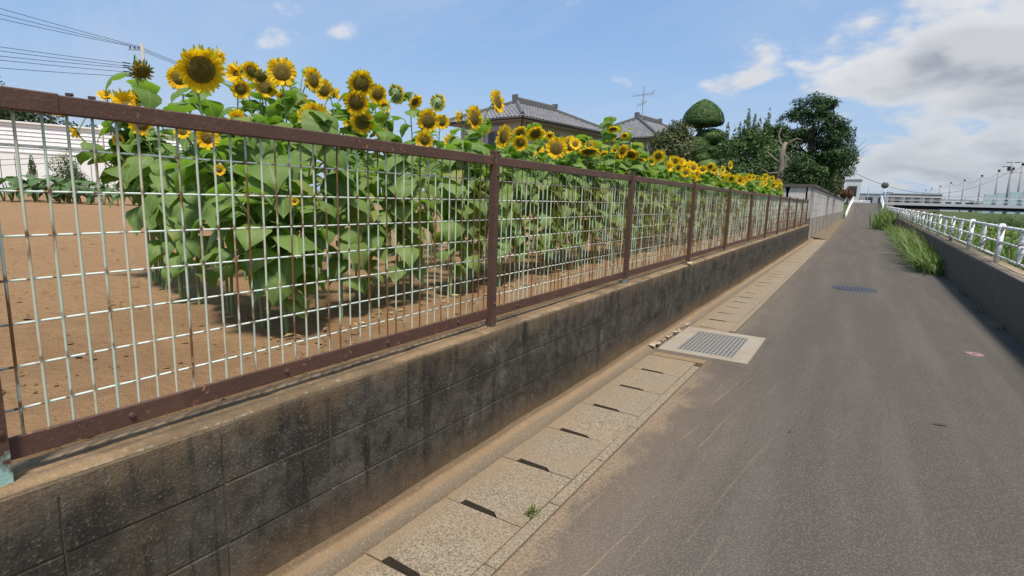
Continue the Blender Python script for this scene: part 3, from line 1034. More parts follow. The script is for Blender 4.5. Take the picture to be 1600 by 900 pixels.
bar = mb.mesh('cross_bar', 'steel')
for i in range(12):
    link('cross_bar', bar, gr, (0, -0.385 + i * 0.07, zf - 0.006))

# iron manhole cover and small red marker
t = thing('manhole_cover', 'round blue-grey iron manhole cover in the asphalt path', 'manhole cover', (0.075, 10.66, 0.004))
mb = MB()
mb.lathe([(0.0, 0.004), (0.27, 0.004), (0.275, 0.0)], 40, m=0)
link('lid', mb.mesh('lid', 'iron'), t)
mb = MB()
mb.lathe([(0.283, 0.0), (0.286, 0.006), (0.318, 0.006), (0.322, -0.004)], 40)
link('ring', mb.mesh('ring', 'iron'), t)
mb = MB()
for i in range(-4, 5):
    for j in range(-4, 5):
        if math.hypot(i, j) < 4.4:
            mb.box(i * .055 - .018, i * .055 + .018, j * .055 - .018, j * .055 + .018, 0.004, 0.008)
o = link('tread_studs', mb.mesh('tread_studs', 'iron'), t)
t = thing('valve_cap', 'small faded red round cap set in the asphalt at right', 'valve cap', (1.077, 6.61, 0.003))
mb = MB()
mb.lathe([(0.0, 0.005), (0.055, 0.005), (0.057, 0.002)], 24)
link('lid', mb.mesh('lid', 'redcap'), t)
mb = MB()
mb.lathe([(0.059, 0.002), (0.061, 0.005), (0.071, 0.005), (0.073, -0.002)], 24)
link('ring', mb.mesh('ring', 'redcap'), t)
mb = MB()
mb.box(-0.018, 0.018, -0.006, 0.006, 0.005, 0.008)
link('key_slot', mb.mesh('key_slot', 'hole'), t)

# ------------------------------------------------------------------ block wall under the fence
wall = thing('block_wall', 'low dark weathered concrete block wall carrying the rusty fence', 'wall', (-1.62, 0, 0))
XF = -1.547
mb = MB()
mb.box(-1.70, XF - 0.0035, -3.0, 23.58, -0.1, 0.628)
part('mortar_core', mb, 'mortar', wall)
mb = MB()
mb.cbox(-0.05, 0.0, 0.002, 0.398, 0.002, 0.198, 0.003)
bm_ = mb.mesh('block', 'block')
far = MB()
for k in range(-8, 58):
    y = 0.4539 + 0.4 * k
    for c in range(3):
        z = 0.05 + 0.2 * c
        h = 1.0 if c < 2 else 0.192 / 0.2
        dx = R_.uniform(-.0015, .0015)
        if -0.4 < y < 9.3:
            link('block', bm_, wall, (XF + 1.62 + dx, y, z), (0, 0, R_.uniform(-.002, .002)), (1, 1, h))
        else:
            far.cbox(XF - 0.05 + dx, XF + dx, y + .004, min(y + .396, 23.575), z + .004, z + .196 * h)
part('block', far, 'block', wall, kind='stuff')
mb = MB()
for k in range(-3, 24):
    mb.box(XF - 0.03, XF - 0.001 + 0.002 * math.sin(k * 2), k + .002, min(k + .998, 23.57), -0.1, 0.048)
part('footing', mb, 'block', wall)
# rounded, dusty coping with a narrow dark groove running along it
mb = MB()
NS = 420
pr_ = [(-1.5485, 0.600), (-1.5475, 0.632), (-1.552, 0.645), (-1.560, 0.6515), (-1.574, 0.655), (-1.606, 0.656), (-1.6095, 0.645), (-1.615, 0.644), (-1.619, 0.657), (-1.65, 0.659), (-1.705, 0.653), (-1.712, 0.60)]
rr = np.random.default_rng(5)
jit = rr.normal(size=(NS + 1, 12)) * 0.0013
bite = np.clip(np.convolve(rr.normal(size=NS + 1), np.ones(5) / 5, 'same') - 0.35, 0, 1) * 0.010
wv = np.convolve(rr.normal(size=NS + 1), np.ones(9) / 9, 'same') * 0.006
for i in range(NS + 1):
    y = -3 + 26.57 * i / NS
    o_ = len(mb.v)
    for k, (x, z) in enumerate(pr_):
        dx = -bite[i] if k in (2, 3) else 0
        dz = -bite[i] * 0.55 if k in (2, 3) else 0
        if 5 <= k <= 8:
            dx += wv[i]
        mb.v.append((x + dx + (0 if k == 0 else jit[i, k]), y, z + dz + jit[i, k]))
    if i:
        n = len(pr_)
        for k in range(n - 1):
            mb.f.append([o_ - n + k, o_ + k, o_ + k + 1, o_ - n + k + 1])
            mb.m.append(1 if k in (6,) else (2 if k < 2 else 0))
part('coping', mb, ['coping', 'mortar', 'block'], wall, True)

# rubble beside the grate
gstone = MB()
for i in range(16):
    s = R_.uniform(0.008, 0.024) if i > 1 else 0.032
    b = MB()
    rrr = np.random.default_rng(i)
    b.lathe([(0.0, -s * .5), (s * rrr.uniform(.7, 1), -s * .3), (s * rrr.uniform(.8, 1.1), s * .25), (s * .5, s * .55), (0.0, s * .6)], 7)
    b.v = [(x * (1 + .3 * math.sin(3 * z / s + i)), y * rrr.uniform(.95, 1.05) * 1.2, z) for x, y, z in b.v]
    y = 4.80 + i * 0.085
    tag(link('rubble_stone', b.mesh('rubble_stone', 'stone'), None, (-1.445 + R_.uniform(-.012, .012) - (0.01 if i < 2 else 0), y, 0.03 + s * .3), (0, 0, R_.random() * 6)),
        'small chip of rubble lying between the wall foot and the drain grate', 'stone', 'rubble chips beside the drain grate')

# ------------------------------------------------------------------ welded wire fence on the wall
fence = thing('mesh_fence', 'long rusty brown framed wire mesh fence standing on the block wall', 'fence', (-1.605, 0, 0.65))
PY0, PS = 0.3676, 2.0
posts = [PY0 + PS * k for k in range(-1, 12)]
posts[-1] = 22.45
mb = MB()
mb.tube([(0.0, 0, -0.01), (0.0, 0, 0.915)], 0.0262, 4)
mb.v = [(x * math.cos(math.pi / 4) - y * math.sin(math.pi / 4), x * math.sin(math.pi / 4) + y * math.cos(math.pi / 4), z) for x, y, z in mb.v]
pm = mb.mesh('post', 'post')
mb = MB()
mb.cbox(-0.0195, 0.0195, -0.0195, 0.0195, 0.0, 0.010)
pc = mb.mesh('post_cap', 'post')
mb = MB()
mb.lathe([(0.0, 0.006), (0.007, 0.005), (0.009, 0.0)], 8)
bolt = mb.mesh('bolt', 'rail')
for y in posts:
    p = link('post', pm, fence, (0.0, y, 0.0), (R_.uniform(-.004, .004), R_.uniform(-.006, .006), 0))
    link('post_cap', pc, p, (0, 0, 0.914))
    if y < 8:
        for zz in (0.13, 0.80):
            link('bolt', bolt, p, (0.0184, 0.004, zz), (0, math.pi / 2, 0))
wb = MB()
wb.tube([(0, 0, 0.075), (0, 0, 0.872)], 0.0033, 6, cap=False)
wm = wb.mesh('vertical_wire', 'wire', True)
farw = MB()
nw = 0
wx = -0.0205
for a, b in zip(posts[:-1], posts[1:]):
    L = b - a
    c = (a + b) / 2
    # rails: a folded channel, front face and returns
    mb = MB()
    hl = L / 2 - 0.0192
    mb.cbox(-0.010, 0.010, -hl, hl, 0.0, 0.044, 0.003)
    r = link('top_rail', mb.mesh('top_rail', 'rail'), fence, (-0.006, c, 0.852))
    mb = MB()
    mb.cbox(-0.005, 0.005, -hl, hl, 0.0, 0.054, 0.002)
    rb = link('bottom_rail', mb.mesh('bottom_rail', 'rail'), fence, (-0.011, c, 0.050))
    if b < 10:
        for q in (-0.72, -0.24, 0.24, 0.72):
            link('bolt', bolt, rb, (0.0048, q, 0.026), (0, math.pi / 2, 0))
    if a < 0.5 and b > 1:
        mb = MB()
        mb.cbox(-0.012, 0.0125, -hl - 0.001, -hl + 0.165, -0.001, 0.0465, 0.003)
        link('splice_sleeve', mb.mesh('splice_sleeve', 'rail'), r)
        mb = MB()
        for q in (0.19, 0.235):
            mb.lathe([(0.0, 0.006), (0.0085, 0.006), (0.0085, 0.0)], 8, (0, -hl + q, 0.046))
        link('bolt', mb.mesh('bolt', 'rail'), r)
    for j in range(7):
        z = 0.814 + 0.1018 * j - 0.65
        mb = MB()
        mb.tube([(0, -hl - 0.02, 0), (0, hl + 0.02, 0)], 0.003, 6)
        link('horizontal_wire', mb.mesh('horizontal_wire', 'wireh', True), fence, (wx - 0.0062, c, z))
    n = int(round((L - 0.05) / 0.05))
    st = a + 0.056
    for i in range(n):
        y = st + i * 0.05
        if nw < 300 and y > 0.2:
            nw += 1
            link('vertical_wire', wm, fence, (wx, y, 0.0), (R_.uniform(-.003, .003), R_.uniform(-.003, .003), R_.random()))
        else:
            farw.tube([(-1.605 + wx, y, 0.725), (-1.605 + wx, y, 1.522)], 0.0040, 5, cap=False)
part('vertical_wire', farw, 'wire', fence, True, kind='stuff')

# a scrap of plastic caught at the third brown post
mb = MB()
for i in range(5):
    a = i * 1.3
    mb.add([(0, 0, 0.0), (.05 * math.cos(a), .07 * math.sin(a), .012), (.05 * math.cos(a + .9), .07 * math.sin(a + .9), .02), (0.01, 0.01, .015)], [(0, 1, 2, 3)])
tag(link('plastic_scrap', mb.mesh('plastic_scrap', 'plastic'), None, (-1.57, 6.22, 0.661)), 'crumpled pale plastic scrap on the wall top by the third brown post', 'litter')

# ------------------------------------------------------------------ sunflowers
def leaf_arrays(droop, L=1.0, hi=True, seed=0, petiole=True):
    """heart-shaped blade on its stalk; origin at the stem, stalk along +y; returns verts, faces, mats, uvs"""
    rg = np.random.default_rng(seed)
    rows = [(0.0, 0.30), (0.10, 0.43), (0.24, 0.47), (0.42, 0.42), (0.60, 0.31), (0.78, 0.17), (0.91, 0.07), (1.0, 0.004)] if hi else [(0.0, 0.36), (0.22, 0.47), (0.55, 0.34), (1.0, 0.01)]
    cols = (-1, -0.5, 0, 0.5, 1) if hi else (-1, 0, 1)
    a0 = math.radians(35)
    p0 = np.array([0, 0.42 * math.cos(a0), 0.42 * math.sin(a0)])
    V, U = [], []
    ph = rg.uniform(0, 6, 4)
    fold = rg.uniform(0.12, 0.32)
    bend = rg.uniform(0.25, 0.7)
    for ti, (t, wd) in enumerate(rows):
        ang = math.radians(20) - droop * min(1, 0.35 + t * 0.9) - bend * t * t
        # integrate the midrib
        if ti == 0:
            c = p0.copy()
        else:
            dt = t - rows[ti - 1][0]
            c = c + dt * np.array([0, math.cos(ang), math.sin(ang)])
        nrm = np.array([0, -math.sin(ang), math.cos(ang)])
        tan = np.array([0, math.cos(ang), math.sin(ang)])
        for s in cols:
            lobe = 0.17 * abs(s) ** 1.3 * max(0, 1 - t * 3.2)
            wav = 0.035 * math.sin(7 * t + ph[0] + s * 2) * abs(s) + 0.02 * math.sin(15 * t + ph[1]) * abs(s)
            p = c + np.array([s * wd * 0.98, 0, 0]) - tan * lobe + nrm * (-fold * abs(s) * wd + wav)
            V.append(p)
            U.append((0.5 + s * wd, t))
    nc = len(cols)
    Fs, Ms = [], []
    for i in range(len(rows) - 1):
        for k in range(nc - 1):
            Fs.append((i * nc + k, i * nc + k + 1, (i + 1) * nc + k + 1, (i + 1) * nc + k))
            Ms.append(0)
    if petiole:
        o = len(V)
        m_ = 3
        path = [np.zeros(3), p0 * np.array([1, .5, .62]), p0]
        for i, p in enumerate(path):
            for k in range(m_):
                q = 2 * math.pi * k / m_
                rr_ = 0.026 - 0.006 * i
                V.append(p + np.array([math.cos(q) * rr_, -math.sin(q) * rr_ * 0.5, math.sin(q) * rr_]))
                U.append((0.5, 0.5))
        for i in range(2):
            for k in range(m_):
                k2 = (k + 1) % m_
                Fs.append((o + i * m_ + k, o + i * m_ + k2, o + (i + 1) * m_ + k2, o + (i + 1) * m_ + k))
                Ms.append(1)
    return np.array(V), Fs, Ms, U


def leaf_mesh(droop, seed):
    V, Fs, Ms, U = leaf_arrays(droop, seed=seed)
    b = MB()
    b.add([tuple(p) for p in V], [])
    for f, m in zip(Fs, Ms):
        b.f.append(list(f))
        b.m.append(m)
    b.uv = dict(enumerate(U))
    return b.mesh('leaf', ['leaf', 'stem'], True)


LEAVES = [leaf_mesh(d, i) for i, d in enumerate((0.45, 0.75, 1.05, 1.25, 1.5, 0.6, 0.9, 1.35, 1.6, 1.15, 1.45, 0.8))]
LEAF_LO = [leaf_arrays(d, hi=False, seed=40 + i, petiole=False) for i, d in enumerate((0.5, 0.9, 1.2, 1.45))]


def disc_into(b, rd, dome, n=20, m=0):
    o = len(b.v)
    rings = [0.0, 0.25, 0.5, 0.75, 0.92, 1.0]
    for i, r in enumerate(rings):
        for k in range(n):
            q = 2 * math.pi * k / n
            z = dome * (1 - r * r) - (0.012 if r < 0.3 else 0) * (1 - r / 0.3 if r < 0.3 else 0)
            if r == 1.0:
                z = -0.02
            b.uv[len(b.v)] = (k / n, r)
            b.v.append((rd * r * math.cos(q), rd * r * math.sin(q), z))
    for i in range(len(rings) - 1):
        for k in range(n):
            k2 = (k + 1) % n
            b.f.append([o + i * n + k, o + i * n + k2, o + (i + 1) * n + k2, o + (i + 1) * n + k])
            b.m.append(m)


def back_into(b, rd, rg, n=16, m=1, sep_n=18, ms=2, seplen=0.22):
    b.lathe([(rd * 1.02, -0.022), (rd * 0.95, -0.06), (rd * 0.55, -0.105), (rd * 0.16, -0.135), (0.035, -0.17)], n, m=m)
    for k in range(sep_n):
        a = 2 * math.pi * (k + rg.uniform(-.3, .3)) / sep_n
        r0 = rd * rg.uniform(0.80, 1.0)
        l = seplen * rg.uniform(0.6, 1.15)
        el = rg.uniform(-0.5, 0.35)
        wd = rg.uniform(0.035, 0.06)
        ca, sa = math.cos(a), math.sin(a)
        P = []
        for t, ww in ((0, 0.8), (0.45, 1.0), (1.0, 0.05)):
            r = r0 + l * t * math.cos(el * t)
            z = -0.055 + l * t * math.sin(el) + 0.05 * t * t * rg.uniform(-1, 1)
            for s in (-1, 1):
                P.append((r * ca - s * wd * ww * sa, r * sa + s * wd * ww * ca, z))
        b.add(P, [(0, 1, 3, 2), (2, 3, 5, 4)], ms)


def petals_into(b, n, r0, rg, elev=(0.0, 0.45), curl=(-0.3, 0.25), wdt=0.066, layers=2, m=0, lo=False, lenr=(0.8, 1.05), skip=0.0):
    for ly in range(layers):
        for k in range(n):
            if rg.random() < skip:
                continue
            a = 2 * math.pi * (k + 0.5 * ly + rg.uniform(-.28, .28)) / n
            l = (0.5 - r0) * rg.uniform(*lenr) * (1 if ly == 0 else 0.92)
            el = rg.uniform(*elev) + 0.12 * ly
            cu = rg.uniform(*curl)
            tw = rg.uniform(-0.5, 0.5)
            side = rg.uniform(-0.12, 0.12)
            wd = wdt * rg.uniform(0.7, 1.2)
            prof_ = ((0, .45), (.28, .95), (.62, 1.0), (.86, .55), (1.0, .04)) if not lo else ((0, .5), (.5, 1.0), (1.0, .08))
            o = len(b.v)
            for t, ww in prof_:
                r = r0 - 0.02 + l * t * math.cos(el + cu * t)
                z = -0.012 + 0.01 * ly + l * t * math.sin(el + cu * t)
                aa = a + side * t * t
                ca, sa = math.cos(aa), math.sin(aa)
                cols = (-1, 0, 1) if not lo else (-1, 1)
                for s in cols:
                    dx = s * wd * ww
                    dz = (abs(s) * 0.28 - 0.1) * wd * ww + s * wd * ww * tw * t
                    b.uv[len(b.v)] = (0.5 + 0.5 * s, t)
                    b.v.append((r * ca - dx * sa, r * sa + dx * ca, z + dz))
            nc = 3 if not lo else 2
            for i in range(len(prof_) - 1):
                for c in range(nc - 1):
                    b.f.append([o + i * nc + c, o + i * nc + c + 1, o + (i + 1) * nc + c + 1, o + (i + 1) * nc + c])
                    b.m.append(m)


HEADS_HI = {}
for kind, variants in (('o', 4), ('h', 3), ('w', 2), ('big', 2)):
    HEADS_HI[kind] = []
    for q in range(variants):
        rg = np.random.default_rng(100 + q + 10 * ord(kind[0]))
        rd = {'o': 0.225 + 0.02 * (q % 2), 'h': 0.17, 'w': 0.30, 'big': 0.275}[kind]
        b = MB()
        disc_into(b, rd, 0.07 if kind != 'w' else 0.09, 24)
        back_into(b, rd, rg)
        hd = b.mesh('flower_head', ['disc', 'stem', 'sepal'], True)
        b = MB()
        if kind == 'o':
            petals_into(b, 19, rd, rg)
        elif kind == 'big':
            petals_into(b, 24, rd, rg, (-0.25, 0.3), (-0.25, 0.25), 0.05)
        elif kind == 'h':
            petals_into(b, 16, rd, rg, (0.35, 1.0), (-0.4, 0.4), 0.062, lenr=(0.85, 1.25))
        else:
            petals_into(b, 18, rd, rg, (-1.2, 1.5), (-1.2, 0.9), 0.030, skip=0.25)
        pt = b.mesh('petals', 'petal_dry' if kind == 'w' else 'petal', True)
        HEADS_HI[kind].append((hd, pt))
HEADS_LO = {}
for kind in 'ohw':
    HEADS_LO[kind] = []
    for q in range(3):
        rg = np.random.default_rng(300 + q + 10 * ord(kind))
        rd = {'o': 0.215, 'h': 0.17, 'w': 0.28}[kind]
        b = MB()
        disc_into(b, rd, 0.07, 10)
        back_into(b, rd, rg, 8, 1, 9)
        petals_into(b, 14, rd, rg, (0.0, 0.5) if kind == 'o' else (0.3, 1.0), lo=True, m=3, wdt=0.07)
        HEADS_LO[kind].append(b.mesh('flower_head', ['disc', 'stem', 'sepal', 'petal' if kind != 'w' else 'petal_dry'], True))
# closed bud: a green head with overlapping sepals
rg = np.random.default_rng(77)
b = MB()
back_into(b, 0.30, rg, 12, 0, 16, 1, 0.42)
b.lathe([(0.0, 0.10), (0.15, 0.08), (0.28, 0.0), (0.30, -0.03)], 12, m=0)
for k in range(22):
    a = k * 2.4
    r = 0.06 + 0.010 * k
    P = [(r * math.cos(a + s), r * math.sin(a + s), 0.06) for s in (-.5, .5)] + [((r + .2) * math.cos(a), (r + .2) * math.sin(a), 0.20)]
    b.add(P, [(0, 1, 2)], 1)
BUD = b.mesh('flower_bud', ['stem', 'sepal'], True)

SOIL = 0.585
GROUP = 'sunflowers growing behind the fence'


def bez(p0, p1, p2, p3, n):
    out = []
    for i in range(n + 1):
        t = i / n
        out.append(p0 * (1 - t) ** 3 + p1 * 3 * t * (1 - t) ** 2 + p2 * 3 * t * t * (1 - t) + p3 * t ** 3)
    return out


def stem_curve(base, head, f, D):
    """local stem from the ground to the back of the head"""
    top = head - f * (0.17 * D)
    h = top.z
    if f.z < -0.45:      # hanging head on a bowed neck
        c1 = Vector((base.x * 0.2, base.y * 0.2, h * 0.75))
        c2 = top + Vector((0, 0, 0.42)) - Vector((f.x, f.y, 0)) * 0.18
    else:
        c1 = Vector((0, 0, h * 0.65))
        c2 = top - f * 0.20 - Vector((0, 0, 0.08))
    return bez(Vector((0, 0, 0)), c1, c2, top, 11)


CNT = {'leaf': 0, 'plant': 0}


def sunflower(bx, by, head, f, D, kind, label, near, nl=10, zlo=0.25, zhi=0.97, bud=False, group=True):
    """head: world position of the flower centre (or stem top), f: facing"""
    root = thing('sunflower', label, 'sunflower', (bx, by, SOIL - 0.01), GROUP if group else None)
    base = Vector((bx, by, SOIL - 0.01))
    hl = Vector(head) - base
    f = Vector(f).normalized()
    pts = stem_curve(base * 0, hl, f, D)
    r = np.random.default_rng(int(abs(bx * 7919 + by * 10427) * 10) % 99991)
    b = MB()
    r0 = (0.0085 if nl < 18 else 0.0095) if near else 0.010
    b.tube(pts, [r0 * (1 - 0.45 * i / 11) for i in range(12)], 6 if near else 4, 0, cap=False)
    link('stem', b.mesh('stem', 'stem', True), root)
    q = f.to_track_quat('Z', 'Y') @ Quaternion((0, 0, 1), r.uniform(0, 6.28))
    if kind:
        if bud:
            link('flower_bud', BUD, root, hl, q, D)
        elif near:
            kk = 'big' if (kind == 'o' and D > 0.235) else kind
            hd, pt = HEADS_HI[kk][int(r.integers(len(HEADS_HI[kk])))]
            h = link('flower_head', hd, root, hl, q, D)
            link('petals', pt, h)
        else:
            link('flower_head', HEADS_LO[kind][int(r.integers(3))], root, hl, q, D)
    # leaves spiral up the stem
    LV, LF, LM = [], [], []
    off = 0
    az = r.uniform(0, 6.28)
    for i in range(nl):
        t = zlo + (zhi - zlo) * (i + r.uniform(-.3, .3)) / max(nl - 1, 1)
        t = min(max(t, 0.1), 0.985)
        x = t * 11
        k = min(int(x), 10)
        p = pts[k].lerp(pts[k + 1], x - k)
        az += 2.4 + r.uniform(-.4, .4)
        if nl > 18 and r.random() < 0.6:      # the fence side gets the light and most of the leaves
            az = r.uniform(-1.5, 0.9)
        if kind and not bud and t > 0.55:     # keep the bloom clear of its own top leaves
            fa = math.atan2(f.y, f.x)
            if abs((az - fa + math.pi) % (2 * math.pi) - math.pi) < 1.1:
                az += math.pi
        size = 0.21 * float(np.interp(t, [0.1, 0.3, 0.5, 0.68, 0.82, 0.95], [0.66, 0.95, 1.05, 0.88, 0.56, 0.34])) * r.uniform(0.78, 1.2)
        tilt = r.uniform(-0.25, 0.25)
        if near:
            v = int(r.integers(len(LEAVES)))
            if t < 0.35:
                v = int(r.choice([3, 4, 7, 8, 10]))
            elif t < 0.7 and nl > 18:
                v = int(r.choice([2, 3, 4, 7, 8, 9, 10]))
            link('leaf', LEAVES[v], root, p, (tilt, r.uniform(-.3, .3), az - math.pi / 2), size)
            CNT['leaf'] += 1
        else:
            V, Fs, Ms, U = LEAF_LO[int(r.integers(4))]
            mt = Matrix.Translation(p) @ Matrix.Rotation(az - math.pi / 2, 4, 'Z') @ Matrix.Rotation(tilt, 4, 'X') @ Matrix.Scale(size * 1.12, 4)
            A = np.array(mt)
            LV.append(V @ A[:3, :3].T + A[:3, 3])
            LF += [[a + off for a in fc] for fc in Fs]
            LM += U
            off += len(V)
    if not near and LV:
        b = MB()
        b.v = [tuple(p) for p in np.concatenate(LV)]
        b.f = LF
        b.m = [0] * len(LF)
        b.uv = dict(enumerate(LM))
        o = link('foliage', b.mesh('foliage', 'leaf', True), root)
        o['kind'] = 'stuff'
    CNT['plant'] += 1
    return root


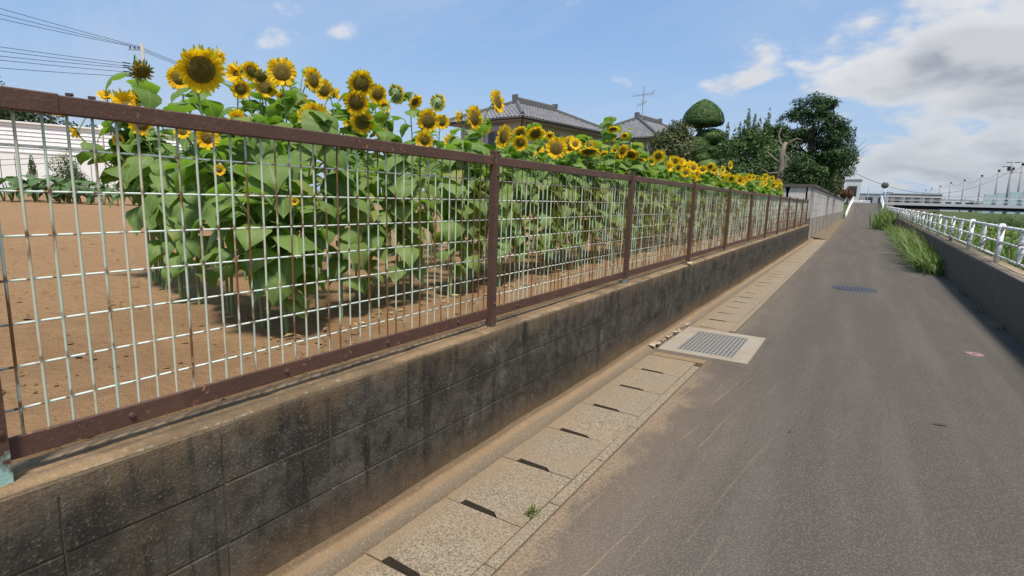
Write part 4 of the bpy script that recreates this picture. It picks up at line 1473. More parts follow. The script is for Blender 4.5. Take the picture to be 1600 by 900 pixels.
HEADS = [
    (-3.05, 1.69, 1.96, 0.263, 0.91, -0.18, -0.37, 'o', 'biggest sunflower bloom with wide olive disc, tallest beside the rusty rail'),
    (-4.75, 2.45, 2.2, 0.185, 0.84, -0.53, -0.09, 'o', 'mid-sized sunflower bloom half hidden at the left edge of the biggest bloom'),
    (-4.65, 2.13, 2.18, 0.172, 0.82, 0.01, -0.57, 'w', 'wilted drooping sunflower with browned petals standing before the utility pole'),
    (-4.75, 2.77, 2.43, 0.163, 0.85, 0.49, -0.17, 'h', 'sunflower seen edge-on directly behind the upper right of the biggest bloom'),
    (-4.7, 2.91, 2.32, 0.188, 0.31, -0.95, 0.09, 'h', 'narrow upright sunflower just right of the biggest bloom'),
    (-4.6, 2.88, 2.18, 0.17, 0.92, -0.28, -0.26, 'o', 'sunflower with brown disc tucked below the narrow upright bloom'),
    (-4.85, 3.15, 2.4, 0.194, 0.35, -0.87, -0.34, 'o', 'sunflower with turned-down dark disc left of the round frontal bloom'),
    (-4.65, 3.11, 2.33, 0.126, 0.83, -0.37, -0.42, 'w', 'small dark-centred sunflower touching the left rim of the round frontal bloom'),
    (-4.2, 3.0, 2.31, 0.272, 0.81, -0.58, -0.0, 'o', 'round fully open sunflower facing straight ahead against blue sky'),
    (-4.85, 3.28, 2.29, 0.216, 0.97, -0.24, 0.09, 'o', 'sunflower with spiky petals below left of the round frontal bloom'),
    (-4.65, 3.6, 2.46, 0.136, -0.37, 0.91, -0.17, 'h', 'green-backed sunflower turned away right of the round frontal bloom'),
    (-4.4, 3.47, 2.35, 0.224, 0.99, 0.12, -0.0, 'o', 'narrow sunflower turned sideways next to a green-backed bloom'),
    (-4.85, 3.95, 2.38, 0.219, 0.35, -0.92, -0.17, 'o', 'sunflower with loose petals leaning left above the large low bloom'),
    (-4.7, 3.36, 2.2, 0.156, 0.89, -0.43, -0.17, 'h', 'sunflower half hidden by leaves under the round frontal bloom'),
    (-4.7, 3.55, 2.15, 0.199, 0.8, -0.6, -0.09, 'o', 'sunflower with small brown disc up and left of the large low bloom'),
    (-3.55, 2.8, 1.88, 0.27, 0.82, -0.54, -0.17, 'o', 'large low sunflower with dark disc resting just above the rail'),
    (-4.7, 3.97, 2.33, 0.145, 0.85, 0.49, 0.17, 'h', 'small side-on sunflower left of the tall heavy bloom'),
    (-3.75, 3.45, 2.26, 0.264, 0.88, -0.37, -0.31, 'o', 'tall heavy sunflower with nodding olive disc against blue sky'),
    (-3.8, 3.44, 2.11, 0.222, 0.84, -0.43, -0.34, 'o', 'sunflower nodding directly under the tall heavy bloom'),
    (-4.8, 4.66, 2.45, 0.219, 0.88, -0.4, -0.26, 'o', 'sunflower with brown disc right beside the tall heavy bloom'),
    (-4.65, 4.31, 2.24, 0.124, 0.64, -0.59, -0.5, 'w', 'dark faded sunflower peeping between two nodding blooms'),
    (-4.75, 4.71, 2.32, 0.162, 0.85, -0.49, -0.17, 'h', 'small half-open sunflower above a little flat one'),
    (-4.65, 4.56, 2.16, 0.158, 0.1, -1.0, -0.0, 'o', 'little flat sunflower with orange centre close to the rail'),
    (-3.85, 3.55, 1.96, 0.217, 0.84, -0.54, -0.09, 'o', 'spiky-petalled sunflower sitting just above the rail middle'),
    (-4.5, 4.65, 2.43, 0.213, -0.07, 0.96, 0.26, 'o', 'sunflower seen from its green back against blue sky'),
    (-4.75, 5.23, 2.45, 0.203, 0.82, -0.04, -0.57, 'o', 'sunflower nodding down to the right against the sky'),
    (-4.8, 5.72, 2.52, 0.225, -0.17, 0.98, -0.0, 'o', 'sunflower with green back and ragged petals above a big open bloom'),
    (-3.45, 3.98, 2.01, 0.218, 0.86, -0.48, -0.17, 'o', 'open sunflower with oval disc left of the grey roofed house'),
    (-4.2, 5.08, 2.17, 0.177, 0.75, -0.64, -0.17, 'o', 'sunflower overlapped by a curved stem beside the oval disc bloom'),
    (-3.1, 4.22, 2.05, 0.225, 1.0, 0.02, -0.0, 'o', 'slim side-turned sunflower before the left end of the grey roof'),
    (-4.3, 5.56, 2.3, 0.174, -0.61, -0.8, -0.0, 'h', 'small yellow sunflower side-on behind a bent stem'),
    (-2.95, 4.37, 2.21, 0.225, 0.98, 0.07, 0.21, 'o', 'sunflower reaching right across the grey tiled roof'),
    (-3.0, 4.57, 1.92, 0.224, -0.29, -0.95, 0.09, 'o', 'upright sunflower under the house eave just above the fence post'),
    (-3.55, 5.58, 2.04, 0.21, 0.92, 0.38, -0.0, 'h', 'edge-on sunflower pressed against the upright one under the eave'),
    (-4.2, 6.77, 2.15, 0.181, 0.72, -0.47, -0.5, 'w', 'dark faded sunflower right of the edge-on pair under the eave'),
    (-3.5, 6.04, 2.12, 0.222, 0.59, -0.49, -0.64, 'o', 'sunflower tipped down in front of the house hedge'),
    (-2.65, 5.0, 1.84, 0.219, 0.39, -0.92, -0.0, 'o', 'left one of a pair of bright open sunflowers above the second panel'),
    (-2.9, 5.81, 1.95, 0.213, 0.52, -0.85, -0.0, 'o', 'right one of a pair of bright open sunflowers above the second panel'),
    (-2.6, 5.67, 1.86, 0.233, 0.18, -0.25, -0.95, 'o', 'hanging sunflower with bowed green neck above the second panel'),
    (-3.9, 6.84, 1.95, 0.225, 0.1, -0.57, 0.82, 'h', 'bushy sunflower facing the sky at the rail of the second panel'),
    (-3.75, 5.98, 1.87, 0.177, 0.18, -0.29, -0.94, 'h', 'low hanging sunflower peeking over the rail beside the first brown post'),
    (-2.7, 6.57, 2.21, 0.167, 0.18, -0.29, -0.94, 'o', 'hanging sunflower outlined before the second tiled roof'),
    (-3.65, 8.79, 2.36, 0.181, 0.16, -0.39, -0.91, 'h', 'small sunflower hanging below the one before the second roof'),
    (-3.9, 10.07, 2.54, 0.169, 0.28, -0.71, -0.64, 'o', 'small sunflower at the foot of the second tiled roof'),
    (-2.6, 6.94, 1.93, 0.273, 0.09, -0.49, -0.87, 'o', 'broad dark-disc sunflower bowing down left of the olive bush'),
    (-2.6, 7.31, 1.89, 0.191, 0.13, -0.23, -0.97, 'o', 'flat hanging sunflower just below the broad bowed one'),
    (-4.8, 12.43, 2.14, 0.18, 0.36, -0.93, -0.0, 'h', 'tiny sunflower close above the rail near the second brown post'),
    (-2.85, 9.45, 1.85, 0.175, 0.29, -0.96, -0.0, 'o', None),
    (-2.65, 9.84, 1.85, 0.179, 0.26, -0.97, -0.0, 'o', None),
    (-2.65, 10.39, 1.76, 0.188, 0.25, -0.97, -0.0, 'o', None),
    (-3.15, 10.22, 2.02, 0.177, 0.46, -0.89, -0.0, 'o', None),
    (-3.75, 12.76, 2.3, 0.176, 0.28, -0.94, 0.17, 'o', None),
    (-3.35, 11.69, 2.15, 0.174, 0.59, -0.81, -0.0, 'h', None),
    (-2.6, 10.84, 1.96, 0.182, 0.23, -0.97, -0.0, 'o', None),
    (-2.6, 11.79, 2.01, 0.182, -0.13, -0.99, -0.0, 'o', None),
    (-3.15, 13.41, 1.99, 0.18, 0.23, -0.96, -0.17, 'o', None),
    (-2.9, 12.57, 1.82, 0.182, 0.22, -0.97, -0.0, 'o', None),
    (-2.6, 11.91, 1.71, 0.185, 0.21, -0.98, -0.0, 'o', None),
    (-3.4, 10.5, 1.92, 0.184, 0.22, -0.67, -0.71, 'o', None),
    (-4.0, 14.28, 2.19, 0.179, 0.27, -0.96, -0.0, 'o', None),
    (-2.6, 13.33, 2.2, 0.203, 0.95, -0.32, -0.0, 'o', 'sunflower sticking up highest above the distant yellow row'),
    (-3.05, 14.66, 2.03, 0.177, -0.14, -0.99, -0.0, 'o', None),
    (-2.95, 15.01, 2.04, 0.18, 0.19, -0.98, -0.0, 'o', None),
    (-2.8, 15.01, 1.92, 0.18, 0.18, -0.98, -0.0, 'o', None),
    (-2.6, 15.88, 2.05, 0.187, 0.16, -0.99, -0.0, 'o', None),
    (-2.6, 16.49, 2.07, 0.194, 0.16, -0.99, -0.0, 'o', None),
    (-2.6, 17.48, 2.1, 0.186, 0.14, -0.97, -0.17, 'o', None),
    (-2.6, 18.82, 2.2, 0.199, 0.14, -0.99, -0.0, 'o', None),
    (-2.65, 15.15, 1.87, 0.18, 0.17, -0.99, -0.0, 'o', None),
    (-2.7, 16.58, 1.94, 0.178, 0.16, -0.99, -0.0, 'o', None),
    (-2.65, 22.25, 2.17, 0.233, 0.12, -0.99, -0.0, 'o', None),
    (-2.6, 19.33, 1.88, 0.225, 0.12, -0.86, -0.5, 'o', None),
    (-2.6, 22.37, 1.97, 0.234, 0.12, -0.99, -0.0, 'o', None),
    (-2.7, 17.32, 1.78, 0.186, 0.14, -0.93, -0.34, 'o', None),
    (-3.25, 14.96, 1.82, 0.182, 0.21, -0.98, -0.0, 'o', None),
    (-3.4, 16.55, 1.82, 0.182, 0.2, -0.98, -0.0, 'o', None),
    (-2.8, 15.55, 2.06, 0.168, 0.18, -0.98, -0.0, 'o', None),
    (-2.8, 16.44, 2.0, 0.177, 0.17, -0.97, -0.17, 'o', None),
    (-2.6, 20.28, 2.2, 0.213, 0.13, -0.99, -0.0, 'o', None),
    (-2.6, 18.17, 2.0, 0.193, 0.14, -0.99, -0.0, 'o', None),
    (-2.65, 20.98, 2.04, 0.221, 0.13, -0.99, -0.0, 'o', None),
    (-3.25, 13.11, 1.97, 0.177, 0.24, -0.97, -0.0, 'o', None),
    (-3.4, 10.72, 1.99, 0.175, 0.3, -0.95, -0.0, 'o', None),
    (-4.0, 11.93, 2.1, 0.182, 0.3, -0.89, -0.34, 'o', None),
    (-4.35, 12.61, 2.33, 0.178, 0.32, -0.93, -0.17, 'o', None),
    (-2.6, 1.45, 1.57, 0.107, 0.77, -0.63, -0.09, 'o', 'sunflower with brown disc seen through the fence under the rail'),
    (-2.36, 1.36, 1.42, 0.05, 0.87, -0.5, -0.0, 'o', 'small bright sunflower low behind the wires among broad leaves'),
    (-2.36, 1.73, 1.29, 0.041, 0.81, -0.59, -0.0, 'o', 'tiny sunflower bud opening lowest among the leaves behind the wires'),
    (-2.6, 1.34, 1.59, 0.074, 0.74, -0.67, 0.09, 'o', 'sunflower cut across by the rail beside the brown disc bloom'),
    (-4.85, 1.69, 1.82, 0.118, 0.01, -0.5, 0.87, 'h', 'leftmost sunflower turned away under the rail end'),
    (-4.85, 1.75, 1.71, 0.111, -0.15, -0.85, -0.5, 'h', 'ragged sunflower drooping just below the leftmost one'),
    (-4.75, 1.98, 1.67, 0.096, 0.53, -0.84, -0.0, 'o', 'small sunflower hanging alone before the white wall'),
    (-4.75, 2.06, 1.94, 0.221, 0.64, -0.42, 0.64, 'h', 'spiky sunflower straddling the rail below the wilted one'),
    (-4.85, 1.96, 1.99, 0.105, 0.57, -0.51, 0.64, 'h', 'sunflower tips just showing over the rail at far left'),
    (-4.65, 2.09, 1.99, 0.124, 0.76, -0.06, 0.64, 'h', 'pale spiky sunflower beside the one straddling the rail'),
    (-2.6, 2.63, 1.61, 0.037, 0.69, -0.7, -0.17, 'h', 'tiny faded sunflower right under the rail of the first panel'),
    (-2.6, 3.4, 1.58, 0.146, 0.25, -0.23, -0.94, 'o', 'hanging sunflower just under the rail left of the first brown post'),
    (-3.3, 5.66, 1.59, 0.226, 0.12, -0.32, -0.94, 'o', 'hanging sunflower seen through the second panel near its post'),
    (-2.75, 5.48, 1.43, 0.24, 0.14, -0.28, -0.95, 'o', 'bowed sunflower hanging in the middle of the second panel'),
    (-4.75, 14.95, 1.62, 0.175, 0.3, -0.94, -0.17, 'o', None),
    (-2.85, 9.71, 1.6, 0.18, 0.1, -0.33, -0.94, 'o', None),
]
NEAR = 7.6


def zone(y):
    k = int((y - (PY0 + PS)) // PS)
    return ['first', 'second', 'third', 'fourth', 'fifth', 'sixth', 'seventh', 'eighth', 'ninth', 'tenth', 'eleventh'][min(max(k, -1) + 1, 10)]


for (hx, hy, hz, D, fx, fy, fz, kind, label) in HEADS:
    f = Vector((fx, fy, fz))
    D = min(D * 1.14, 0.27)
    r = np.random.default_rng(int(abs(hx * 313 + hy * 577) * 100) % 65521)
    bx = hx - fx * 0.16 + r.uniform(-.05, .05)
    by = hy - fy * 0.16 + r.uniform(-.05, .05)
    bx = min(bx, -2.52)
    by = max(by, 1.72 + 0.15 * r.random())
    if bx < -3.8:
        by = max(by, 2.05 + 0.2 * r.random())
        bx = max(bx, -4.75)
    front = hx > -3.1
    lab = label or 'small open sunflower in the dense yellow row behind the %s fence panel' % zone(hy)
    sunflower(bx, by, (hx, hy, hz), f, D, kind, lab, hy < NEAR, nl=(15 if front else 9) if hy < NEAR else 11, zlo=0.15 if front else 0.32, zhi=0.58 if kind == 'w' else 0.75)

FILL = []
rf = np.random.default_rng(21)
y = 1.78
while y < 23.2:                       # front row, leafy down to the ground
    FILL.append((-2.62 + rf.uniform(-.12, .10), y, 'f'))
    y += (0.23 if y < NEAR else 0.36) * rf.uniform(0.8, 1.2)
y = 1.85
while y < 23.2:
    FILL.append((-2.98 + rf.uniform(-.12, .12), y, 'b'))
    y += (0.42 if y < NEAR else 0.50) * rf.uniform(0.8, 1.2)
for x in np.arange(-3.2, -4.55, -0.26):  # left end of the plot
    FILL.append((x + rf.uniform(-.08, .08), 1.86 + 0.16 * (-3.2 - x) + rf.uniform(-.08, .12), 'f'))
for x in (-3.45, -4.05, -4.65):
    y = 2.3 + rf.uniform(0, .3)
    while y < 23.2:
        FILL.append((x + rf.uniform(-.15, .15), y, 'b'))
        y += (0.62 if y < NEAR else 0.85) * rf.uniform(0.8, 1.2)
for (x, y, tp) in FILL:
    near = y < NEAR
    back = (-2.5 - x)
    htop = float(np.interp(y, [1.7, 3.5, 6.0, 9.0, 11.0, 23], [0.98, 1.00, 1.15, 1.20, 1.26, 1.30])) + float(np.interp(y, [3, 6, 9, 11], [0.05, 0.16, 0.20, 0.08])) * back + rf.uniform(-.14, .08)
    hx, hy = x + rf.uniform(-.08, .12), y + rf.uniform(-.1, .1)
    p = rf.random()
    f = Vector((0.62 + rf.uniform(-.3, .3), -0.62 + rf.uniform(-.35, .35), rf.uniform(-.55, .25)))
    D, kind, bud = 0.13, None, False
    if y > 8.5 and p < 0.86:
        D, kind = rf.uniform(.20, .27), ('o' if p < 0.74 else 'h')
        htop += 0.12
        lab = 'small open sunflower in the dense yellow row behind the %s fence panel' % zone(hy)
    elif 1.9 < y <= 8.5 and p < (0.42 if x < -3.3 else 0.22):
        D, kind = rf.uniform(.15, .20), ('o' if p < 0.33 else 'h')
        htop += 0.20
        lab = 'small open sunflower rising from the leafy mass behind the %s fence panel' % zone(hy)
    elif p < 0.90:
        D, kind, bud = rf.uniform(.07, .11), 'o', True
        lab = 'green sunflower plant with a closed bud in the leafy mass behind the %s fence panel' % zone(hy)
    else:
        lab = 'leafy sunflower plant without an open bloom behind the %s fence panel' % zone(hy)
    sunflower(x, y, (hx, hy, SOIL + htop), f, D, kind, lab, near, nl=((23 if near else 15) if tp == 'f' else (10 if near else 12)), zlo=0.12 if tp == 'f' else 0.30, zhi=0.84 if (kind and not bud) else 0.97, bud=bud)
print('sunflowers', CNT)

# fallen dry leaves and straw under the plants
mb = MB()
for i in range(140):
    y = 1.7 + rf.random() ** 1.3 * 7
    x = -2.3 - abs(rf.normal()) * 0.4
    s = rf.uniform(.015, .045)
    a = rf.uniform(0, 6.28)
    d = Vector((math.cos(a), math.sin(a), 0)) * s
    e = Vector((-math.sin(a), math.cos(a), 0)) * s * rf.uniform(.2, .6)
    c = Vector((x, y, SOIL + 0.018))
    mb.add([c - d, c + e + Vector((0, 0, .008)), c + d, c - e], [(0, 1, 2, 3)])
tag(link('leaf_litter', mb.mesh('leaf_litter', 'straw')), 'dry fallen leaf bits scattered on the soil under the sunflowers', 'leaf litter', None, 'stuff')

# ------------------------------------------------------------------ houses beyond the field
UD = Vector((0.15, 0.989, 0)).normalized()     # along the ridges
LD = Vector((-UD.y, UD.x, 0))                  # to the left of it


def slope_tiles(b, e0, a, Le, s, S, half, pitch=0.27, course=0.26):
    """interlocking pan tiles with a raised roll, laid course by course"""
    nrm = a.cross(s).normalized()
    if nrm.z < 0:
        nrm = -nrm
    n = int(Le / pitch)
    pr = [(-0.135, 0.0), (-0.02, -0.004), (0.03, 0.030), (0.085, 0.034), (0.132, 0.004)]
    for i in range(n):
        u = (i + 0.5) * Le / n
        vm = S * min(1.0, u / half, (Le - u) / half)
        k = 0
        while k * course < vm:
            v0, v1 = k * course - 0.04, min((k + 1) * course, vm + 0.05)
            P = []
            for v, lift in ((v0, 0.032), (v1, 0.006)):
                for q, h in pr:
                    P.append(e0 + a * (u + q) + s * v + nrm * (h + lift + 0.01))
            fs = [(j, j + 1, j + 6, j + 5) for j in range(4)]
            # front lip of each tile
            o = len(P)
            for q, h in pr:
                P.append(e0 + a * (u + q) + s * v0 + nrm * (h + 0.012))
            fs += [(o + j, o + j + 1, j + 1, j) for j in range(4)]
            b.add(P, fs)
            k += 1


def hip_house(label, A, W, L, ze, pitchk, zg, antenna=False, window=True):
    A = Vector((A[0], A[1], ze))
    root = thing('house', label, 'house', (A.x, A.y, zg))
    rise = pitchk * W / 2
    half = W / 2
    S = math.hypot(half, rise)
    B, Cc, Dd = A + LD * W, A + LD * W + UD * L, A + UD * L
    R1 = A + LD * half + UD * half + Vector((0, 0, rise))
    R2 = A + LD * half + UD * (L - half) + Vector((0, 0, rise))
    zz = Vector((0, 0, 1))
    mb = MB()
    mb.add([A, B, Cc, Dd, R1, R2], [(0, 4, 1), (3, 5, 4, 0), (2, 5, 3), (1, 4, 5, 2)])
    mb.add([A, B, Cc, Dd], [(0, 1, 2, 3)])
    roof = part('roof', mb, 'ridge', root)
    mb = MB()
    up = lambda d: (d * (half / S) + zz * (rise / S))
    slope_tiles(mb, A, LD, W, up(UD), S, half)
    slope_tiles(mb, Dd, -UD, L, up(LD), S, half)
    slope_tiles(mb, B, UD, L, up(-LD), S, half)
    slope_tiles(mb, Cc, -LD, W, up(-UD), S, half)
    o = link('roof_tile', mb.mesh('roof_tile', 'tile'), roof)
    o.location = (0, 0, 0)
    o['kind'] = 'stuff'
    # stacked ridge and hip tiles with end caps
    mb = MB()

    def ridge(p, q, w_, h_):
        d = (q - p)
        ln = d.length
        d.normalize()
        sd_ = d.cross(zz).normalized()
        nn = sd_.cross(d).normalized()
        mb.obox((p + q) / 2 + nn * (h_ * 0.5 + 0.03), d * ln / 2, sd_ * w_ / 2, nn * h_ / 2)
        mb.tube([p + nn * (h_ + 0.03), q + nn * (h_ + 0.03)], w_ * 0.36, 8)
    ridge(R1 - UD * 0.15, R2 + UD * 0.15, 0.26, 0.26)
    for p, q in ((A, R1), (B, R1), (Cc, R2), (Dd, R2)):
        ridge(p.lerp(q, 0.03), q.lerp(p, 0.02), 0.2, 0.12)
    mb.obox(R1 - UD * 0.2 + zz * 0.22, UD * 0.05, LD * 0.2, zz * 0.26)
    mb.obox(R2 + UD * 0.2 + zz * 0.22, UD * 0.05, LD * 0.2, zz * 0.26)
    o = link('ridge_tiles', mb.mesh('ridge_tiles', 'ridge'), roof)
    # walls, soffit, fascia, gutter, downpipe
    ins = 0.62
    Aw = A + LD * ins + UD * ins
    mb = MB()
    Ww, Lw = W - 2 * ins, L - 2 * ins
    c = Aw + LD * Ww / 2 + UD * Lw / 2
    hz = (ze - 0.18 - zg)
    mb.obox((c.x, c.y, zg + hz / 2), LD * Ww / 2, UD * Lw / 2, zz * hz / 2)
    part('wall', mb, 'stucco', root)
    mb = MB()
    cc = A + LD * half + UD * L / 2
    mb.obox((cc.x, cc.y, ze - 0.115), LD * (half - 0.06), UD * (L / 2 - 0.06), zz * 0.06)
    part('soffit', mb, 'trim', root)
    mb = MB()
    for p, q in ((A, B), (B, Cc), (Cc, Dd), (Dd, A)):
        d = (q - p).normalized()
        out = Vector((d.y, -d.x, 0))
        if (p + out - cc).length < (p - out - cc).length:
            out = -out
        mb.tube([p + out * 0.05 - zz * 0.07, q + out * 0.05 - zz * 0.07], 0.06, 6)
    mb.tube([A + (LD + UD) * 0.0 - zz * 0.1, A + (LD + UD) * 0.35 - zz * 0.3, Aw - (LD + UD) * 0.05 - zz * 0.5, Vector((Aw.x, Aw.y, zg)) - (LD + UD) * 0.05], 0.04, 6)
    part('rain_gutter', mb, 'darkmetal', root, True)
    if window:
        def win(pos, wd, h, zc):
            p0 = Aw + LD * pos
            cz = Vector((p0.x, p0.y, zc))
            m = MB()
            m.obox(cz - UD * 0.03, LD * wd / 2, UD * 0.05, zz * h / 2)
            fr = part('window', m, 'winframe', root)
            m = MB()
            for q in (-0.25, 0.25):
                m.obox(cz - UD * 0.085 + LD * q * (wd - 0.02), LD * (wd / 4 - 0.045), UD * 0.008, zz * (h / 2 - 0.06))
            o = link('pane', m.mesh('pane', 'glass'), fr)
            m = MB()
            m.obox(cz - UD * 0.12 + zz * (h / 2 + 0.14), LD * (wd / 2 + 0.1), UD * 0.12, zz * 0.14)
            link('shutter_box', m.mesh('shutter_box', 'trim'), fr)
        win(1.85, 1.15, 1.15, ze - 1.2)
        win(3.9, 0.8, 0.9, ze - 1.15)
    return root


hip_house('beige house with grey hipped tile roof and dark window behind the sunflowers', (-15.75, 25.75), 6.0, 9.6, 5.60, 0.44, 0.5)
hip_house('farther house showing only its grey tiled roof behind the olive bush', (-12.75, 39.4), 7.4, 11, 5.9, 0.51, 0.5, window=False)

# TV aerial on the second roof
t = thing('tv_aerial', 'thin television aerial standing on the farther tiled roof', 'aerial', (-15.45, 43.4, 7.6))
mb = MB()
mb.tube([(-15.45, 43.4, 7.6), (-15.45, 43.4, 10.25)], 0.028, 6)
part('mast', mb, 'steel', t)
mb = MB()
mb.tube([(-16.35, 43.4, 9.52), (-14.55, 43.3, 9.60)], 0.022, 5)
for i in range(9):
    x = -16.3 + i * 0.2
    l = 0.22 if i > 6 else 0.14
    mb.tube([(x, 43.2, 9.56 - l), (x, 43.2, 9.56 + l)], 0.013, 4)
for sg in (-1, 1):
    mb.tube([(-14.75, 43.3, 9.58), (-14.5, 43.3, 9.58 + .30 * sg)], 0.016, 4)
part('upper_antenna', mb, 'steel', t)
mb = MB()
mb.tube([(-15.9, 43.4, 8.75), (-15.1, 43.3, 9.05)], 0.02, 5)
for i in range(6):
    x = -15.85 + i * 0.14
    mb.tube([(x, 43.2, 8.55 + i * .05), (x, 43.2, 8.98 + i * .05)], 0.012, 4)
part('lower_antenna', mb, 'steel', t)

# ------------------------------------------------------------------ grey panel wall
pw = thing('panel_wall', 'tall grey stained concrete panel wall with dark coping beyond the fence', 'wall', (-1.7, 23.6, 0))
Y0w, Y1w = 23.62, 71.5
mb = MB()
mb.box(-1.74, -1.552, Y0w, Y1w, -0.1, 0.865)
mb.box(-5.2, -1.742, Y0w + 0.01, Y0w + 0.20, 0.3, 0.865)
part('plinth', mb, 'plinth', pw)
mb = MB()
mb.box(-1.71, -1.585, Y0w + .02, Y1w - .02, 0.865, 2.02)
part('core', mb, 'capdark', pw)
mb = MB()
mb.cbox(-0.06, 0.0, 0.004, 1.796, 0.003, 0.287, 0.006)
pmn = mb.mesh('concrete_panel', 'panel')
n = 0
for k in range(27):
    y = Y0w + 0.14 + 1.8 * k
    for c in range(4):
        if y + 1.8 < Y1w:
            link('concrete_panel', pmn, pw, (-1.556 + 1.7 + R_.uniform(-.004, .004), y - 23.6, 0.867 + c * 0.29))
mb = MB()
mb.box(-1.742, -1.545, Y0w - 0.012, Y0w + 0.135, 0.866, 2.03)
part('pilaster', mb, 'panel', pw)
mb = MB()
mb.box(-1.80, -1.50, Y0w - 0.06, Y1w, 2.034, 2.15)
mb.box(-5.3, -1.803, Y0w - 0.06, Y0w + 0.28, 2.034, 2.15)
part('coping', mb, 'capdark', pw)
# return wall: three courses and an hourglass opening in the top one
mb = MB()
mb.box(-5.2, -1.745, Y0w + .015, Y0w + .17, 0.867, 1.44)
part('return_panel', mb, 'panel', pw)
mb = MB()
mb.box(-5.2, -1.745, Y0w + .145, Y0w + .17, 1.45, 2.03)
part('opening_back', mb, 'hole', pw)
mb = MB()


def half_block(xa, xb, sgn):
    """block face with one concave side"""
    P = []
    for i in range(7):
        q = i / 6
        bulge = 0.05 * (1 - (2 * q - 1) ** 2)
        P.append((xb + sgn * bulge, 1.452 + 0.576 * q))
    vs = [(xa, Y0w + .012, 1.452), (xa, Y0w + .012, 2.028)]
    o = len(mb.v)
    mb.v += vs + [(x, Y0w + .012, z) for x, z in P] + [(x, Y0w + .14, z) for x, z in P]
    for i in range(6):
        mb.f.append([o + 2 + i, o + 3 + i, o + 10 + i, o + 9 + i])
        mb.m.append(0)
    mb.f.append([o] + [o + 2 + i for i in range(7)] + [o + 1])
    mb.m.append(0)


half_block(-1.80, -2.34, -1)
half_block(-5.2, -2.52, 1)
part('hourglass_block', mb, 'panel', pw)

# ------------------------------------------------------------------ garden trees behind the wall
tr = np.random.default_rng(3)
b0 = (-9.2, 31, 0.5)
ol = sub_clumps((-9.2, 31, 4.0), (1.45, 1.2, 1.7), 34, tr, 0.42)


def bare(t):
    mb = MB()
    for i in range(9):
        x0 = -9.75 + 0.35 * tr.random()
        mb.tube([(x0, 30.0, 2.2), (x0 + tr.uniform(-.25, .35), 29.75, 3.1 + tr.random() * .4), (x0 + tr.uniform(-.75, .85), 29.8, 3.8 + tr.random() * .6)], [0.030, 0.018, 0.007], 5)
    part('bare_branches', mb, 'snag', t, True)


tree('olive_bush', 'round olive green bush with bare grey branches in front of the farther roof', b0, 4, ol, 11000, 0.14, 'fol_olive', tr, 0.10, cat='bush', aspect=0.5, extra=bare)


def dense_pad(V_, F_, c, r, n, leaf, prof=None):
    d = unit(tr.normal(size=(n, 3)))
    if prof:
        h = tr.random(n) ** 0.8
        ang = tr.uniform(0, 2 * math.pi, n)
        rr_ = np.interp(h, *prof)
        C = np.stack([c[0] + r[0] * rr_ * np.cos(ang), c[1] + r[1] * rr_ * np.sin(ang), c[2] + r[2] * h], 1)
        N = unit(np.stack([np.cos(ang), np.sin(ang), 0.35 + 1.2 * h ** 2], 1) + tr.normal(size=(n, 3)) * 0.35)
    else:
        C = np.array(c) + d * np.array(r) * tr.uniform(0.93, 1.04, n)[:, None]
        N = unit(d / np.array(r) * min(r) + tr.normal(size=(n, 3)) * 0.35)
    v, f = leaf_quads(C, N, leaf, 0.5, tr, 0.0)
    off = sum(len(a) for a in V_)
    V_.append(v)
    F_.append(f + off)


tp = thing('topiary_tree', 'clipped topiary tree with a mushroom-shaped top and stacked round pads', 'topiary', (-8.1, 33, 0.5))
prof_m = ([0, .06, .16, .3, .45, .6, .75, .88, .96, 1.0], [.55, .93, 1.0, .985, .92, .79, .60, .37, .16, .02])
V_, F_ = [], []
dense_pad(V_, F_, (-8.13, 33, 5.62), (1.13, 1.13, 1.5), 9000, 0.085, prof_m)
dense_pad(V_, F_, (-8.13, 33, 5.75), (1.05, 1.05, 0.16), 1500, 0.10)
V = np.concatenate(V_) - np.array((-8.1, 33, 0.5))
link('mushroom_crown', np_mesh('mushroom_crown', V, np.concatenate(F_), 'fol_top'), tp)
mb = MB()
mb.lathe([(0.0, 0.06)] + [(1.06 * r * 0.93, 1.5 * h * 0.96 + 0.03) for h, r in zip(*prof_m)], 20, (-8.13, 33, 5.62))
part('inner_core', mb, 'fol_dark', tp, True)  # solid dark core added inside the leaves to make the crown opaque
for (c, r, n_) in (((-7.62, 33, 4.98), (.84, .75, .50), 3200), ((-8.2, 32.5, 4.25), (.78, .75, .80), 4200), ((-6.92, 33, 4.5), (.52, .5, .42), 1800), ((-7.42, 32.6, 4.22), (.46, .45, .30), 1500),
                 ((-7.85, 32.2, 3.75), (.55, .5, .42), 1700), ((-7.05, 32.6, 3.9), (.52, .5, .38), 1600), ((-7.4, 32.3, 3.35), (.95, .6, .45), 2600)):
    V_, F_ = [], []
    dense_pad(V_, F_, (0, 0, 0), r, n_, 0.085)
    o = link('leaf_pad', np_mesh('leaf_pad', V_[0], F_[0], 'fol_top'), tp, (c[0] + 8.1, c[1] - 33, c[2] - 0.5))
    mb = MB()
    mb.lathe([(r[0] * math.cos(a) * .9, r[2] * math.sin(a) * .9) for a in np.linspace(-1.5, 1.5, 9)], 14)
    link('inner_core', mb.mesh('inner_core', 'fol_dark', True), o)
mb = MB()
mb.tube([(-7.7, 33, 0.5), (-7.8, 33, 3.5), (-8.25, 33, 4.9), (-8.32, 33, 5.3), (-8.15, 33, 5.8)], [0.16, 0.14, 0.10, 0.09, 0.07], 8)
